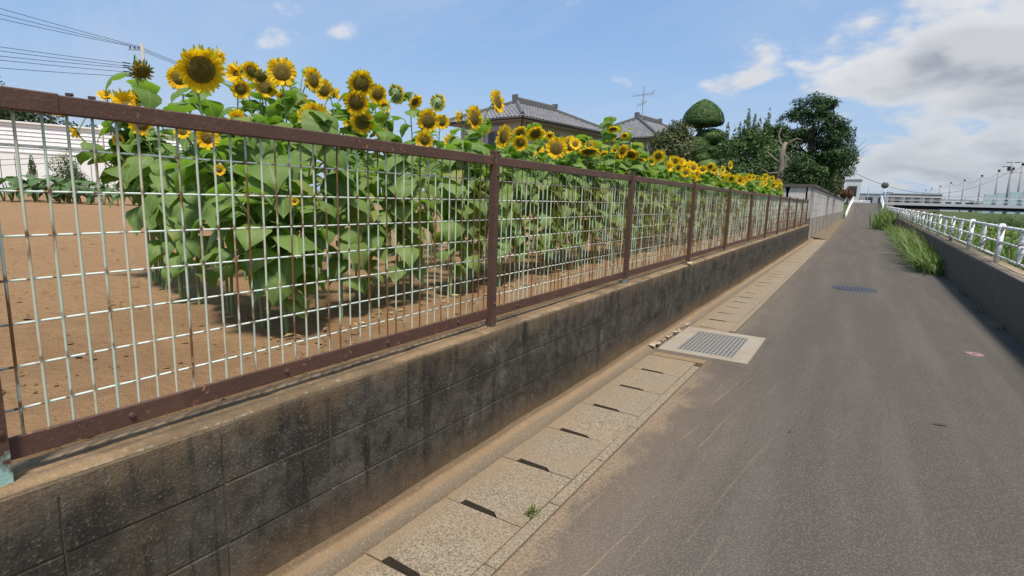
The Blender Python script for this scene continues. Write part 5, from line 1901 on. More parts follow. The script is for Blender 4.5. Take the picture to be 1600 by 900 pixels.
for e in ((-8.8, 33, 5.85), (-8.45, 32.6, 5.9), (-7.6, 33, 5.85), (-7.9, 32.5, 5.85), (-8.1, 33.5, 5.9), (-8.6, 33.3, 5.9)):
    mb.tube([(-8.31, 33, 5.2), (-8.3 * .6 + e[0] * .4, 32.98, 5.5), e], [0.045, 0.035, 0.02], 5)
part('trunk', mb, 'bark', tp, True)

us = sub_clumps((-5.35, 32, 3.6), (1.5, 1.0, 1.9), 30, tr, 0.38)
for (x, z1) in ((-6.55, 5.75), (-6.2, 5.55), (-5.95, 5.7), (-5.6, 6.45), (-5.45, 5.9), (-5.2, 6.05), (-4.95, 5.8), (-4.6, 6.3), (-5.8, 5.6), (-5.05, 5.6), (-4.75, 5.5)):
    us.append(((x, 32 + tr.uniform(-.3, .3), z1 - 0.6), (0.10, 0.10, 0.62)))
    us.append(((x, 32, z1 - 1.0), (0.2, 0.2, 0.5)))
tree('garden_shrub', 'grey-green shrub sending up thin upright shoots beside the topiary', (-5.35, 32, 0.5), 4, us, 11000, 0.14, 'fol_mid', tr, 0.1, cat='shrub', aspect=0.45)

bt = []
for c, r, n_ in (((-2.85, 34.5, 6.35), (1.5, 1.2, 1.05), 30), ((-2.35, 34.5, 5.0), (1.75, 1.4, 1.3), 34), ((-1.9, 34.5, 3.6), (1.65, 1.3, 1.3), 30), ((-4.2, 34.8, 5.45), (0.85, 0.7, 0.75), 12), ((-3.6, 34.8, 4.2), (1.0, 0.8, 1.0), 14)):
    bt += sub_clumps(c, r, n_, tr, 0.29)
tree('garden_pine', 'tall dark evergreen tree with a broken crown rising above the grey wall', (-2.5, 34.8, 0.5), 7, bt, 22000, 0.135, 'fol_pine', tr, 0.17, aspect=0.42, inner=0.35, trunk_top=(-2.7, 34.7, 5.8))

t = thing('dead_trunk', 'bleached bare trunk with twisted stubs in front of the dark evergreen', 'dead tree', (-3.25, 28, 0.5))
mb = MB()
mb.tube([(-3.25, 28, 0.5), (-3.3, 28, 2.2), (-3.2, 28, 3.2), (-3.28, 28, 3.75), (-3.15, 28, 4.15)], [0.15, 0.14, 0.14, 0.12, 0.07], 8)
mb.tube([(-3.2, 28, 3.9), (-3.42, 28, 4.15), (-3.5, 28, 4.5), (-3.42, 28, 4.75)], [0.06, 0.045, 0.03, 0.010], 6)
mb.tube([(-3.1, 28, 4.0), (-2.95, 27.95, 4.15), (-2.72, 27.9, 4.28), (-2.5, 27.9, 4.2)], [0.055, 0.045, 0.03, 0.012], 6)
mb.tube([(-3.3, 27.95, 3.2), (-3.65, 27.9, 3.5), (-3.9, 27.9, 3.75)], [0.05, 0.03, 0.012], 6)
mb.tube([(-3.3, 27.95, 2.8), (-3.7, 27.7, 2.75), (-4.05, 27.6, 3.0)], [0.04, 0.025, 0.01], 6)
mb.tube([(-3.2, 27.95, 3.6), (-3.0, 27.8, 3.45), (-2.85, 27.8, 3.3)], [0.04, 0.025, 0.01], 6)
part('trunk', mb, 'snag', t, True)

SH = [('glossy_shrub', 'glossy dark shrub bulging over the corner of the grey wall', (-2.35, 27, 2.75), (0.95, 0.8, 0.85), 20, 5000, 0.11, 'fol_dark'),
      ('hedge_shrub', 'dark hedge shrub behind the far yellow row, below the upright shoots', (-5.6, 29.5, 2.55), (1.7, 0.8, 1.25), 24, 5500, 0.13, 'fol_dark'),
      ('hedge_shrub', 'dark shrub around the foot of the bleached trunk', (-3.9, 29.6, 2.9), (0.95, 0.8, 1.35), 18, 4500, 0.12, 'fol_mid'),
      ('hedge_shrub', 'dark shrub in the gap left of the olive bush', (-10.9, 32.5, 3.2), (1.2, 0.8, 1.1), 14, 3000, 0.13, 'fol_dark'),
      ('hedge_shrub', 'dark undergrowth shrub between olive bush and topiary foot', (-8.2, 31.5, 2.6), (1.5, 0.8, 1.1), 16, 3500, 0.13, 'fol_dark'),
      ('garden_shrub', 'dark green shrub mass joining the tall evergreen to the upright shoots', (-4.15, 33.2, 3.5), (1.15, 1.0, 1.75), 26, 7000, 0.135, 'fol_dark'),
      ('garden_shrub', 'upper dark shrub crown filling the gap beside the tall evergreen', (-4.35, 33.4, 4.75), (0.75, 0.7, 0.85), 16, 4500, 0.13, 'fol_dark'),
      ('garden_shrub', 'mid-green shrub between topiary pads and upright shoots', (-6.7, 33.6, 3.3), (0.9, 0.7, 1.3), 16, 4000, 0.125, 'fol_mid'),
      ('lime_shrub', 'small bright lime green shrub peeping over the grey wall', (-1.95, 29.5, 2.35), (0.32, 0.5, 0.38), 8, 700, 0.10, 'fol_lime'),
      ('wall_shrub', 'mid-green shrub leaning over the middle of the grey wall', (-2.0, 36.5, 2.8), (0.9, 2.2, 1.6), 26, 8000, 0.13, 'fol_mid'),
      ('wall_shrub', 'olive tinged shrub leaning over the far part of the grey wall', (-1.9, 44, 2.9), (0.85, 3.0, 1.5), 22, 4500, 0.15, 'fol_olive'),
      ('round_shrub', 'small round clipped shrub left of the olive bush', (-10.95, 30, 2.85), (0.52, 0.5, 1.75), 16, 3600, 0.09, 'fol_top'),
      ('house_shrub', 'dark shrub growing against the beige house wall', (-13.3, 24.3, 2.75), (0.85, 0.7, 2.0), 26, 5200, 0.10, 'fol_dark'),
      ('house_shrub', 'smaller dark shrub below the window of the beige house', (-15.9, 24.1, 2.65), (0.75, 0.6, 1.9), 22, 4200, 0.10, 'fol_dark')]
for nm, lb, c, r, n_, nl, lf, mt in SH:
    tree(nm, lb, (c[0], c[1], 0.5), c[2], sub_clumps(c, r, n_, tr, 0.42), nl, lf, mt, tr, 0.07, cat='shrub', trunk_top=(c[0], c[1], c[2] - r[2] * 0.3))


def shoots(t):
    mb = MB()
    for e in ((-0.2, 41.5, 5.5), (-0.05, 41.8, 4.95), (-0.15, 41.3, 4.6), (-0.5, 41.5, 4.2), (-0.6, 41.5, 5.8), (-0.9, 41.8, 6.2), (-0.3, 42.2, 5.0), (-0.02, 42, 5.3)):
        mb.tube([(-1.4, 42, e[2] - 1.5), (e[0] * .5 - .6, 41.9, e[2] - 0.55), e], [0.03, 0.018, 0.007], 5)
    part('bare_shoots', mb, 'bark', t, True)


rt = sub_clumps((-1.45, 42, 4.1), (0.95, 1.2, 1.5), 22, tr, 0.33)
for e in ((-1.2, 42, 5.8), (-0.9, 42, 5.5), (-0.75, 42, 5.0), (-1.5, 42, 5.9), (-0.6, 42, 4.7)):
    rt.append((e, (0.16, 0.2, 0.40)))
tree('arching_tree', 'light green tree with long bare shoots arching over the path end', (-1.9, 42, 0.5), 4.5, rt, 6000, 0.13, 'fol_mid', tr, 0.1, aspect=0.35, extra=shoots)
tree('reddish_bush', 'reddish brown bush at the end of the grey wall', (-1.75, 92, 0.5), 3, sub_clumps((-1.75, 88, 2.9), (0.8, 1.2, 1.3), 12, tr, 0.45), 1500, 0.22, 'fol_rust', tr, 0.08, cat='bush')

# ------------------------------------------------------------------ far left: vegetable rows, shed, wooded hill, utility pole
SD_ = Vector((0.258, 0.966, 0)).normalized()
SN = Vector((SD_.y, -SD_.x, 0))
S0 = Vector((-44.5, 12.2, 0))
sh = thing('white_shed', 'long low white shed with ribbed upper siding behind the vegetable rows', 'shed', (S0.x, S0.y, 0.5))
mb = MB()
c = S0 + SD_ * -2 - SN * 3.0
mb.obox((c.x, c.y, 1.8), SD_ * 16, SN * 2.95, (0, 0, 1.3))
part('lower_wall', mb, 'siding2', sh)
mb = MB()
mb.obox((c.x, c.y, 3.98), SD_ * 16, SN * 2.90, (0, 0, 0.88))
part('backing', mb, 'bldg_a', sh)
mb = MB()
mb.add([(-16, -0.02, 0), (16, -0.02, 0), (16, 0.045, 0.0), (-16, 0.045, 0.0), (-16, -0.02, 0.245), (16, -0.02, 0.245), (16, 0.0, 0.245), (-16, 0.0, 0.245)],
       [(0, 3, 2, 1), (4, 5, 6, 7), (0, 1, 5, 4), (1, 2, 6, 5), (2, 3, 7, 6), (3, 0, 4, 7)])
bd = mb.mesh('siding_board', 'siding')
ang = math.atan2(SD_.y, SD_.x)
for k in range(7):
    p = S0 + SD_ * -2 - SN * 0.05
    link('siding_board', bd, sh, (p.x - S0.x, p.y - S0.y, 3.10 + k * 0.255 - 0.5), (math.pi * 0, 0, ang + math.pi), (1, 1, 1))
mb = MB()
mb.obox((c.x, c.y, 4.905), SD_ * 16.1, SN * 3.1, (0, 0, 0.05))
part('roof', mb, 'siding', sh)

t = thing('floodlight', 'small white floodlight on a thin pole before the white shed', 'floodlight', (-35.6, 14.1, 0.5))
mb = MB()
mb.tube([(-35.6, 14.1, 0.5), (-35.6, 14.1, 4.2)], 0.035, 6)
part('pole', mb, 'polec', t)
mb = MB()
mb.obox((-35.6, 14.1, 4.36), (0.14, 0.1, 0), (0.05, -0.07, 0.02), (0, 0, 0.14))
part('lamp_head', mb, 'white', t)

TARO = []
for i, d in enumerate((0.5, 0.8, 1.1, 1.35)):
    m_ = LEAVES[i].copy()
    m_.materials[0] = M['fol_taro']
    TARO.append(m_)
tr2 = np.random.default_rng(9)
for i in range(24):
    q = (i % 17) / 16 * 1.06 - 0.04
    rowb = i >= 17
    x = -27.3 + q * 5.2 + tr2.uniform(-.12, .12) - (1.2 if rowb else 0)
    y = 6.9 + q * 3.3 + tr2.uniform(-.12, .12) + (1.6 if rowb else 0)
    if rowb:
        x += 3.2 * (i - 17) / 7 * 0.3
    t = thing('taro_plant', 'broad-leaved taro plant in the vegetable row beyond the bare soil', 'taro plant', (x, y, 0.56), 'taro plants in the vegetable row')
    sb = MB()
    for k in range(int(tr2.integers(7, 10))):
        a = tr2.uniform(0, 6.28)
        h = tr2.uniform(0.35, 1.0)
        e = Vector((math.cos(a) * 0.22, math.sin(a) * 0.22, h))
        sb.tube([(0, 0, 0), e * 0.5 + Vector((0, 0, .08)), e], [0.02, 0.016, 0.01], 4, cap=False)
        link('leaf', TARO[int(tr2.integers(4))], t, e - Vector((0, 0, 0.08)), (tr2.uniform(-.2, .2), 0, a - math.pi / 2), tr2.uniform(0.34, 0.50))
    link('stalks', sb.mesh('stalks', 'stem', True), t)
for (x, y, z, lb, n_) in ((-26.2, 8.95, 1.75, 'tall bushy staked vegetable plant, the fuller one', 1200), (-25.65, 9.2, 1.55, 'shorter staked vegetable plant right of the fuller one', 700), (-27.2, 8.3, 1.7, 'thin staked vegetable plant left of the fuller one', 500)):
    w_ = 0.35 if n_ > 600 else 0.14
    tree('staked_plant', lb, (x, y, 0.56), 1.5, sub_clumps((x, y, z), (w_, w_, 0.65), 12, tr2, 0.5), n_, 0.09, 'fol_mid', tr2, 0.02, cat='plant', aspect=0.35, trunk_top=(x, y, z))
t = thing('garden_trellis', 'thin pole trellis standing behind the taro plants', 'trellis', (-27.7, 9.0, 0.56))
for a, b in (((-29.6, 8.0, 2.16), (-26.9, 9.7, 2.40)), ((-29.6, 8.0, 1.95), (-27.1, 9.6, 2.15)), ((-27.3, 9.5, 2.43), (-24.9, 11.1, 2.35))):
    mb = MB()
    mb.tube([a, b], 0.012, 4)
    part('cross_pole', mb, 'bark', t)
for q in range(10):
    x, y = -29.5 + q * 0.5, 8.0 + q * 0.33
    mb = MB()
    mb.tube([(x, y, 0.56), (x, y, 2.35 + 0.15 * math.sin(q * 3))], 0.013, 4)
    part('upright_pole', mb, 'bark', t)

hb = [(-118, 29, 18.6, 6.0), (-113, 35, 14.6, 4.5), (-109, 36, 11.6, 4.3), (-106, 38.5, 10.8, 4.2), (-102, 40.5, 10.0, 4.0), (-98, 43.5, 8.8, 3.8), (-94, 46, 8.6, 3.8), (-90, 49, 8.3, 3.7), (-110, 31, 12.5, 5.0), (-122, 24, 17, 6)]
hl_ = ['tallest tree of the wooded hill at the upper left edge', 'second tree of the wooded hill, stepping down from the tallest', 'dark tree of the hill above the left end of the white shed', 'dark tree of the hill behind the shed roof, third in the row',
       'low dark tree of the hill behind the middle of the shed', 'low dark tree of the hill behind the floodlight', 'low tree of the hill seen between sunflower leaves', 'last low tree of the hill toward the utility pole', 'front tree of the hill under the tallest one', 'tree of the hill cut off by the left frame edge']
for (x, y, zt, rad), lb in zip(hb, hl_):
    cz = zt - rad * 1.05
    tree('hill_tree', lb, (x, y, 0.5), zt, sub_clumps((x, y, cz), (rad, rad, rad * 1.15), 26, tr2, 0.36), 2600, 0.62, 'fol_hill', tr2, 0.35, group='trees on the wooded hill', trunk_top=(x, y, cz))

up_ = thing('utility_pole', 'grey concrete utility pole with crossarm behind the wilted sunflower', 'utility pole', (-63.0, 29.1, 0.5))
mb = MB()
mb.tube([(-63.0, 29.1, 0.5), (-63.0, 29.1, 15.4)], [0.24, 0.17], 10)
part('pole', mb, 'polec', up_, True)
mb = MB()
mb.obox((-63.55, 28.72, 14.75), Vector((-1.07, -.72, 0)).normalized() * 0.75, Vector((.72, -1.07, 0)).normalized() * 0.05, (0, 0, 0.05))
part('crossarm', mb, 'polec', up_)
wires = []
AD = Vector((-1.07, -.72, 0)).normalized()
for i, q in enumerate((0.35, 0.75, 1.2)):
    p = Vector((-63.0, 29.1, 14.98)) + AD * q
    mb = MB()
    mb.lathe([(0.0, -0.17), (0.05, -0.16), (0.07, 0.0), (0.05, 0.08), (0.0, 0.09)], 8, p)
    part('insulator', mb, 'girder', up_)
    e = Vector((-60.4, 17.45, (14.82, 14.37, 14.01)[i] + 0.05))
    wires.append((p + Vector((0, 0, .1)), p + (e - p) * 2.6 + Vector((0, 0, 0.9))))
    d = Vector((-0.62, 0.78, 0)) * 60
    wires.append((p + Vector((0, 0, .1)), p + Vector((-24, 44, -0.2))))
for z0, z1 in ((13.3, 12.23), (13.05, 11.92), (12.9, 11.52), (12.5, 11.21), (12.1, 10.6)):
    p = Vector((-63.4, 28.5, z0))
    e = Vector((-60.1, 17.2, z1))
    wires.append((p, p + (e - p) * 2.6))
    mb = MB()
    mb.tube([p + (e - p) * 0.05, p + (e - p) * 0.11], 0.055, 6)
    part('cable_clamp', mb, 'girder', up_)
for p, e in wires:
    mb = MB()
    mb.tube([p.lerp(e, i / 14) - Vector((0, 0, 0.8 * 4 * (i / 14) * (1 - i / 14) * 0.35)) for i in range(15)], 0.022, 4, cap=False)
    part('cable', mb, 'cable', up_)

# ------------------------------------------------------------------ right side: parapet, white railing, weeds, river bank
def xr(y):
    return 1.55 + 0.0105 * (y - 7)


def ztop(y):
    return 0.605 + 0.0062 * (y - 8)


par = thing('parapet_wall', 'low dark concrete wall carrying the white railing along the path', 'wall', (1.7, 8, 0))
mb = MB()
NY = 180
rp = np.random.default_rng(31)
for i in range(NY + 1):
    y = -12.0 + i * (72.0 + 12.0) / NY
    x, z = xr(y), ztop(y)
    j = rp.normal(size=8) * 0.004
    o_ = len(mb.v)
    mb.v += [(x, y, -0.1), (x + 0.01 + j[0], y, z * 0.4), (x + 0.022 + j[1], y, z - 0.05), (x + 0.024 + j[2], y, z - 0.016), (x + 0.036 + j[3], y, z - 0.003), (x + 0.12, y, z + j[4] * .6), (x + 0.30, y, z - 0.004), (x + 0.31, y, -0.1)]
    if i:
        for k in range(7):
            mb.f.append([o_ - 8 + k, o_ - 8 + k + 1, o_ + k + 1, o_ + k])
            mb.m.append(0)
part('wall_body', mb, 'parapet', par, True)

rail = thing('white_railing', 'white pipe railing with peeling paint and twisted centre pieces', 'railing', (1.75, 8, 0.6))
RY = [10.45 + 2.70 * k for k in range(-7, 23)]
ORN = MB()
ORN.tube([(0, 0.0, 0.42), (0.0, 0.012, 0.36), (0, 0.018, 0.31), (0, 0.03, 0.265), (0, 0.05, 0.235), (0, 0.03, 0.20)], [0.020, 0.030, 0.032, 0.036, 0.028, 0.012], 8)
ORN.tube([(0, -0.035, 0.235), (0, -0.05, 0.205), (0, -0.04, 0.165), (0, -0.02, 0.12), (0, -0.012, 0.07), (0, -0.01, 0.035)], [0.012, 0.030, 0.034, 0.030, 0.026, 0.018], 8)
ORN.tube([(0, -0.045, 0.21), (0, 0.04, 0.235)], 0.03, 8)
ornm = ORN.mesh('centre_ornament', 'whiterail', True)
PB = MB()
PB.tube([(0, 0, 0.0), (0, 0, 0.555)], 0.036, 12)
pbm = PB.mesh('post', 'whiterail', True)
PB = MB()
PB.lathe([(0.0, 0.014), (0.025, 0.010), (0.0365, -0.002)], 12)
pcm = PB.mesh('post_cap', 'whiterail', True)
for i, y in enumerate(RY):
    x, z = xr(y) + 0.175, ztop(y)
    p = link('post', pbm, rail, (x - 1.75, y - 8, z - 0.6 - 0.005))
    link('post_cap', pcm, p, (0, 0, 0.555))
    if i == len(RY) - 1:
        break
    y2 = RY[i + 1]
    x2, z2 = xr(y2) + 0.175, ztop(y2)
    a, b = Vector((x - 1.75, y + 0.085 - 8, z - 0.6)), Vector((x2 - 1.75, y2 - 0.045 - 8, z2 - 0.6))
    mb = MB()   # top pipe bent down at both ends
    pts = [a + Vector((0, 0, 0.10)), a + Vector((0, 0, 0.46)), a + Vector((0, 0.012, 0.495)), a + Vector((0, 0.045, 0.512)), b + Vector((0, -0.045, 0.512)), b + Vector((0, -0.012, 0.500)), b + Vector((0, 0, 0.46))]
    mb.tube(pts, 0.022, 8)
    link('top_rail', mb.mesh('top_rail', 'whiterail', True), rail)
    mb = MB()
    mb.tube([a + Vector((0, -0.05, 0.30)), b + Vector((0, 0.01, 0.30))], 0.015, 8)
    link('middle_rail', mb.mesh('middle_rail', 'whiterail', True), rail)
    mb = MB()
    mb.tube([a + Vector((0, -0.05, 0.095)), b + Vector((0, 0.01, 0.095))], 0.017, 8)
    link('bottom_rail', mb.mesh('bottom_rail', 'whiterail', True), rail)
    link('centre_ornament', ornm, rail, (a + b) / 2 + Vector((0, 0, 0.07)))


def blades(n, cx, cy, rx, ry, z, L, rng, lean=(0, 0), w_=0.012, spread=0.95):
    """arching grass blades, each a narrow bent strip"""
    bx = cx + rng.normal(size=n) * rx
    by = cy + rng.normal(size=n) * ry
    a = rng.uniform(0, 2 * math.pi, n)
    le = L * rng.uniform(0.45, 1.15, n)
    sp = rng.uniform(0.15, 1.0, n) * spread
    dx = np.cos(a) * sp + lean[0]
    dy = np.sin(a) * sp + lean[1]
    V = np.zeros((n, 8, 3))
    px_, py2 = -np.sin(a), np.cos(a)
    for i, (t, ww) in enumerate(((0, 0.8), (0.38, 1.0), (0.72, 0.75), (1.0, 0.08))):
        x = bx + dx * le * t ** 1.5
        y = by + dy * le * t ** 1.5
        zz = z + le * (t * 0.95 - 0.55 * sp * t ** 2.4)
        for k, s in enumerate((-1, 1)):
            V[:, 2 * i + k, 0] = x + px_ * s * w_ * ww
            V[:, 2 * i + k, 1] = y + py2 * s * w_ * ww
            V[:, 2 * i + k, 2] = np.maximum(zz, z + 0.01 * i)
    F = np.array([(0, 1, 3, 2), (2, 3, 5, 4), (4, 5, 7, 6)])
    F = (np.arange(n)[:, None, None] * 8 + F[None]).reshape(-1, 4)
    return V.reshape(-1, 3), F


gz = np.random.default_rng(17)


def clump(lab, cx, cy, rx, ry, z, L, n, lean, mats='grass', w_=0.014, spread=1.1, stems=True):
    t = thing('grass_clump', lab, 'grass clump', (cx, cy, 0), 'grass clumps along the right wall foot')
    V, F = blades(n, cx, cy, rx, ry, z, L, gz, lean, w_, spread)
    link('blades', np_mesh('blades', V - np.array((cx, cy, 0)), F, mats), t)['kind'] = 'stuff'
    if stems:
        V, F = blades(max(8, n // 25), cx, cy, rx, ry, z, L * 1.35, gz, lean, 0.004, 0.25)
        link('seed_stalks', np_mesh('seed_stalks', V - np.array((cx, cy, 0)), F, 'straw'), t)['kind'] = 'stuff'
    return t


clump('nearest tall green grass clump spilling from the right wall onto the path', 1.50, 15.2, 0.12, 0.50, 0.0, 0.56, 560, (-0.25, -0.15), stems=False)
clump('second grass clump just beyond the nearest one', 1.53, 16.8, 0.14, 0.6, 0.0, 0.60, 560, (-0.25, -0.1))
clump('third grass clump, leaning through the white railing', 1.57, 18.6, 0.15, 0.7, 0.0, 0.72, 560, (-0.25, -0.1))
clump('fourth grass clump with straw seed heads', 1.60, 20.8, 0.16, 0.8, 0.0, 0.82, 520, (-0.22, 0), w_=0.012)
clump('fifth grass clump thinning toward the bend', 1.62, 23.2, 0.14, 0.8, 0.0, 0.85, 420, (-0.18, 0), w_=0.013)
clump('sixth grass clump, low and dry edged', 1.66, 26.0, 0.15, 1.0, 0.0, 0.75, 500, (-0.1, 0), w_=0.015)
clump('seventh grass clump, low and sparse, far along the wall foot', 1.70, 29.5, 0.14, 1.2, 0.0, 0.7, 420, (-0.1, 0), w_=0.018)
clump('eighth grass clump, short, just before the bushy weeds', 1.72, 34, 0.14, 1.6, 0.0, 0.7, 420, (-0.1, 0), w_=0.02)
clump('bushy weed clump standing at the path edge before the ramp', 1.65, 43, 0.32, 1.2, 0.0, 1.2, 1100, (-0.1, 0), w_=0.026, spread=0.45)
clump('smaller weed clump beside the bushy one at the ramp', 1.9, 52, 0.3, 1.5, 0.0, 1.3, 700, (0, 0), w_=0.028)
for (cx, cy, lab) in ((1.555, 8.30, 'dry straw tuft in the crack at the right wall foot, nearer one'), (1.585, 11.2, 'dry straw tuft in the crack at the right wall foot, farther one'), (1.56, 9.6, 'tiny dry straw tuft between the two larger ones at the wall foot')):
    t = thing('straw_tuft', lab, 'straw tuft', (cx, cy, 0))
    V, F = blades(26, cx - 0.02, cy, 0.02, 0.06, 0.004, 0.13, gz, (-0.5, -0.4), 0.004, 0.8)
    link('straws', np_mesh('straws', V - np.array((cx, cy, 0)), F, 'straw'), t)['kind'] = 'stuff'
t = thing('gutter_weed', 'small green weed sprouting between gutter cover and kerb', 'weed', (-1.03, 1.885, 0))
V, F = blades(34, -1.035, 1.885, 0.012, 0.018, 0.004, 0.052, gz, (0, 0), 0.0028, 0.9)
link('leaves', np_mesh('leaves', V - np.array((-1.03, 1.885, 0)), F, 'weed'), t)['kind'] = 'stuff'

# bank vegetation: nobody could count it
def bank_z(x):
    return np.interp(x, [1.86, 3.2, 6.5, 17, 23, 27], [0.46, 0.10, -1.25, -1.25, 0.7, 1.0])


n = 36000
bx = 1.98 + (gz.random(n) ** 1.6) * 26
by = 7 + (gz.random(n) ** 1.4) * 84
hump = 0.5 + 0.5 * np.sin(bx * 1.3 + 2 * np.sin(by * 0.37)) * np.cos(by * 0.71 + bx * 0.4)
bzv = bank_z(bx) + gz.random(n) * (0.12 + 1.25 * np.clip((bx - 2.1) / 2.5, 0, 1) * hump)
sz = 0.09 + 0.010 * by * 0.45
C = np.stack([bx, by, bzv], 1)
N = unit(gz.normal(size=(n, 3)) * 0.7 + np.array([-0.2, -0.3, 0.9]))
V, F = leaf_quads(C, N, sz, 0.5, gz)
o = tag(link('bank_weeds', np_mesh('bank_weeds', V, F, 'weed')), 'dense green weeds covering the river bank below the railing', 'weeds', None, 'stuff')
n = 9000
bx = 1.95 + (gz.random(n) ** 1.5) * 24
by = 8 + (gz.random(n) ** 1.3) * 82
V, F = blades(n, 0, 0, 0, 0, 0, 0.55, gz, (0, 0), 0.012, 0.5)
V = V.reshape(n, 8, 3)
sc = (1 + by * 0.02)[:, None, None]
V = V * sc
V[:, :, 0] += bx[:, None]
V[:, :, 1] += by[:, None]
V[:, :, 2] += bank_z(bx)[:, None]
o = tag(link('bank_grass', np_mesh('bank_grass', V.reshape(-1, 3), F, 'grass')), 'long grass growing over the river bank and flats', 'grass', None, 'stuff')
for i, (x, y, z, r, lb, mt) in enumerate(((6.2, 24, 0.1, 1.3, 'rounded green bush on the river bank, nearest to the railing', 'weed'), (9.5, 33, -0.2, 1.6, 'reddish brown bush on the river flat', 'fol_rust'), (12, 45, 0.0, 2.0, 'dark green bush on the river flat before the bridge', 'fol_dark'),
                                        (5.0, 13.5, 0.05, 0.8, 'leafy bank plant seen through the second railing bay', 'fol_rust'), (4.6, 17.5, 0.1, 0.9, 'leafy green bank plant behind the third railing bay', 'weed'), (15, 88, -0.2, 2.2, 'dark bush added as shading under the bridge edge', 'fol_dark'), (20, 84, 0.6, 2.0, 'mid-green bush on the far bank before the bridge', 'fol_mid'), (10.5, 70, -0.4, 1.5, 'low green bush on the river flat well short of the bridge', 'weed'), (7.2, 18, -0.1, 1.2, 'dark leafy bank bush seen between railing posts', 'fol_mid'))):  # dark bush at the bridge edge is added for its shading
    tree('bank_bush', lb, (x, y, -1.2 if x > 5.5 else -0.6), 1.5, sub_clumps((x, y, z - 0.3), (r, r, r * 0.7), 14, gz, 0.45), 2200, 0.16, mt, gz, 0.05, cat='bush', trunk_top=(x, y, z))

# ------------------------------------------------------------------ path end, bridge and distance
def guard(name_label, pts, h0=0.32, h1=0.72):
    t = thing('guard_rail', name_label, 'guard rail', pts[0])
    mb = MB()
    for p, q in zip(pts[:-1], pts[1:]):
        p, q = Vector(p), Vector(q)
        d = (q - p).normalized()
        s = d.cross(Vector((0, 0, 1))).normalized()
        for zz, rr_ in ((h1 - 0.06, 0.07), (h0 + 0.14, 0.04), (h0 + 0.05, 0.07)):
            mb.obox((p + q) / 2 + Vector((0, 0, zz)), (q - p) / 2, s * 0.035, Vector((0, 0, rr_)))
    part('beam', mb, 'white', t)
    for i in range(int(sum((Vector(b) - Vector(a)).length for a, b in zip(pts[:-1], pts[1:])) // 3) + 1):
        q = min(i * 3 / max((Vector(pts[-1]) - Vector(pts[0])).length, 0.1), 1)
        p = Vector(pts[0]).lerp(Vector(pts[-1]), q)
        mb = MB()
        mb.tube([p + Vector((0, 0, -0.3)), p + Vector((0, 0, h1 + 0.02))], 0.06, 8)
        part('post', mb, 'white', t, True)
    return t


guard('white guard rail climbing the left side of the ramp', [(-1.27, 72.2, 0.05), (-1.12, 82, path_z(82) + .05), (-0.95, 93, path_z(93) + 0.1)], 0.1, 0.72)
guard('white guard rail on the right side of the ramp by the mirror', [(2.32, 80, path_z(80)), (2.32, 87, path_z(87)), (2.3, 93, path_z(93) + 0.1)], 0.15, 1.0)
guard('low white guard rail across the far side of the cross road', [(-6, 100.8, 2.02), (1.2, 100.8, 2.02)], 0.05, 0.42)

t = thing('traffic_mirror', 'round traffic mirror on a pole seen from its dark back at the ramp top', 'traffic mirror', (2.75, 91, 1.8))
mb = MB()
mb.tube([(2.75, 91, 1.8), (2.55, 91, 4.9)], 0.05, 8)
part('pole', mb, 'white', t, True)
mb = MB()
mb.lathe([(0.0, 0.10), (0.25, 0.07), (0.42, 0.0), (0.44, -0.03), (0.0, -0.02)], 20)
mb.v = [(2.5 + x, 90.94 - z, 4.42 + y) for x, y, z in mb.v]
part('mirror_disc', mb, 'mirror', t, True)

br = thing('road_bridge', 'grey steel road bridge with open railing crossing the river', 'bridge', (2.7, 93.5, 1.8))
mb = MB()
mb.box(2.61, 70, 93.5, 101, 1.84, 2.20)
part('fascia', mb, 'bridge', br)
mb = MB()
mb.box(4.2, 70, 94.1, 100.4, 1.36, 1.835)
mb.box(4.2, 5.4, 93.7, 100.6, -1.4, 1.83)
mb.box(34, 36, 94.2, 100.2, -1.4, 1.36)
part('girder', mb, 'girder', br)
mb = MB()
mb.box(9.0, 70, 93.85, 94.12, 1.40, 1.48)
part('lower_flange', mb, 'bldg_a', br)
mb = MB()
mb.box(2.62, 70, 93.62, 93.70, 3.06, 3.15)
mb.box(2.62, 70, 93.635, 93.685, 2.62, 2.68)
part('hand_rail', mb, 'bridge', br)
mb = MB()
mb.box(-0.05, 0.05, -0.05, 0.05, 0, 0.86)
pmm = mb.mesh('rail_post', 'bridge')
for i in range(30):
    link('rail_post', pmm, br, (0.1 + i * 2.2, 0.16, 0.4))
mb = MB()
mb.box(2.62, 70, 100.7, 100.78, 3.06, 3.15)
mb.box(2.62, 70, 100.7, 100.76, 2.55, 2.62)
part('far_hand_rail', mb, 'bridge', br)

NP = [(31.2, 418), (26.9, 348), (27.3, 325), (27, 288.4), (26.6, 253), (27.6, 230.5), (27.6, 200.4), (27.1, 175), (27.1, 152)]
pr0 = None
for i, (x, y) in enumerate(NP):
    t = thing('net_pole', 'tall thin grey net pole beyond the bridge', 'pole', (x, y, 0.9), 'net poles beyond the bridge')
    mb = MB()
    mb.tube([(x, y, 0.9), (x, y, 11.0)], 0.19, 6)
    part('pole', mb, 'polec', t, True)
    mb = MB()
    mb.tube([(x, y, 10.9), (x, y, 11.3)], 0.26, 6)
    part('pole_cap', mb, 'cable', t, True)
    if pr0:
        mb = MB()
        p, e = Vector((x, y, 10.9)), Vector((pr0[0], pr0[1], 10.9))
        mb.tube([p.lerp(e, k / 8) - Vector((0, 0, 1.2 * 4 * (k / 8) * (1 - k / 8))) for k in range(9)], 0.03, 3, cap=False)
        part('cable', mb, 'cable', t)
    pr0 = (x, y)
up2 = thing('utility_pole', 'dark utility pole with transformer beyond the bridge at right', 'utility pole', (20.95, 125, 0.9))
mb = MB()
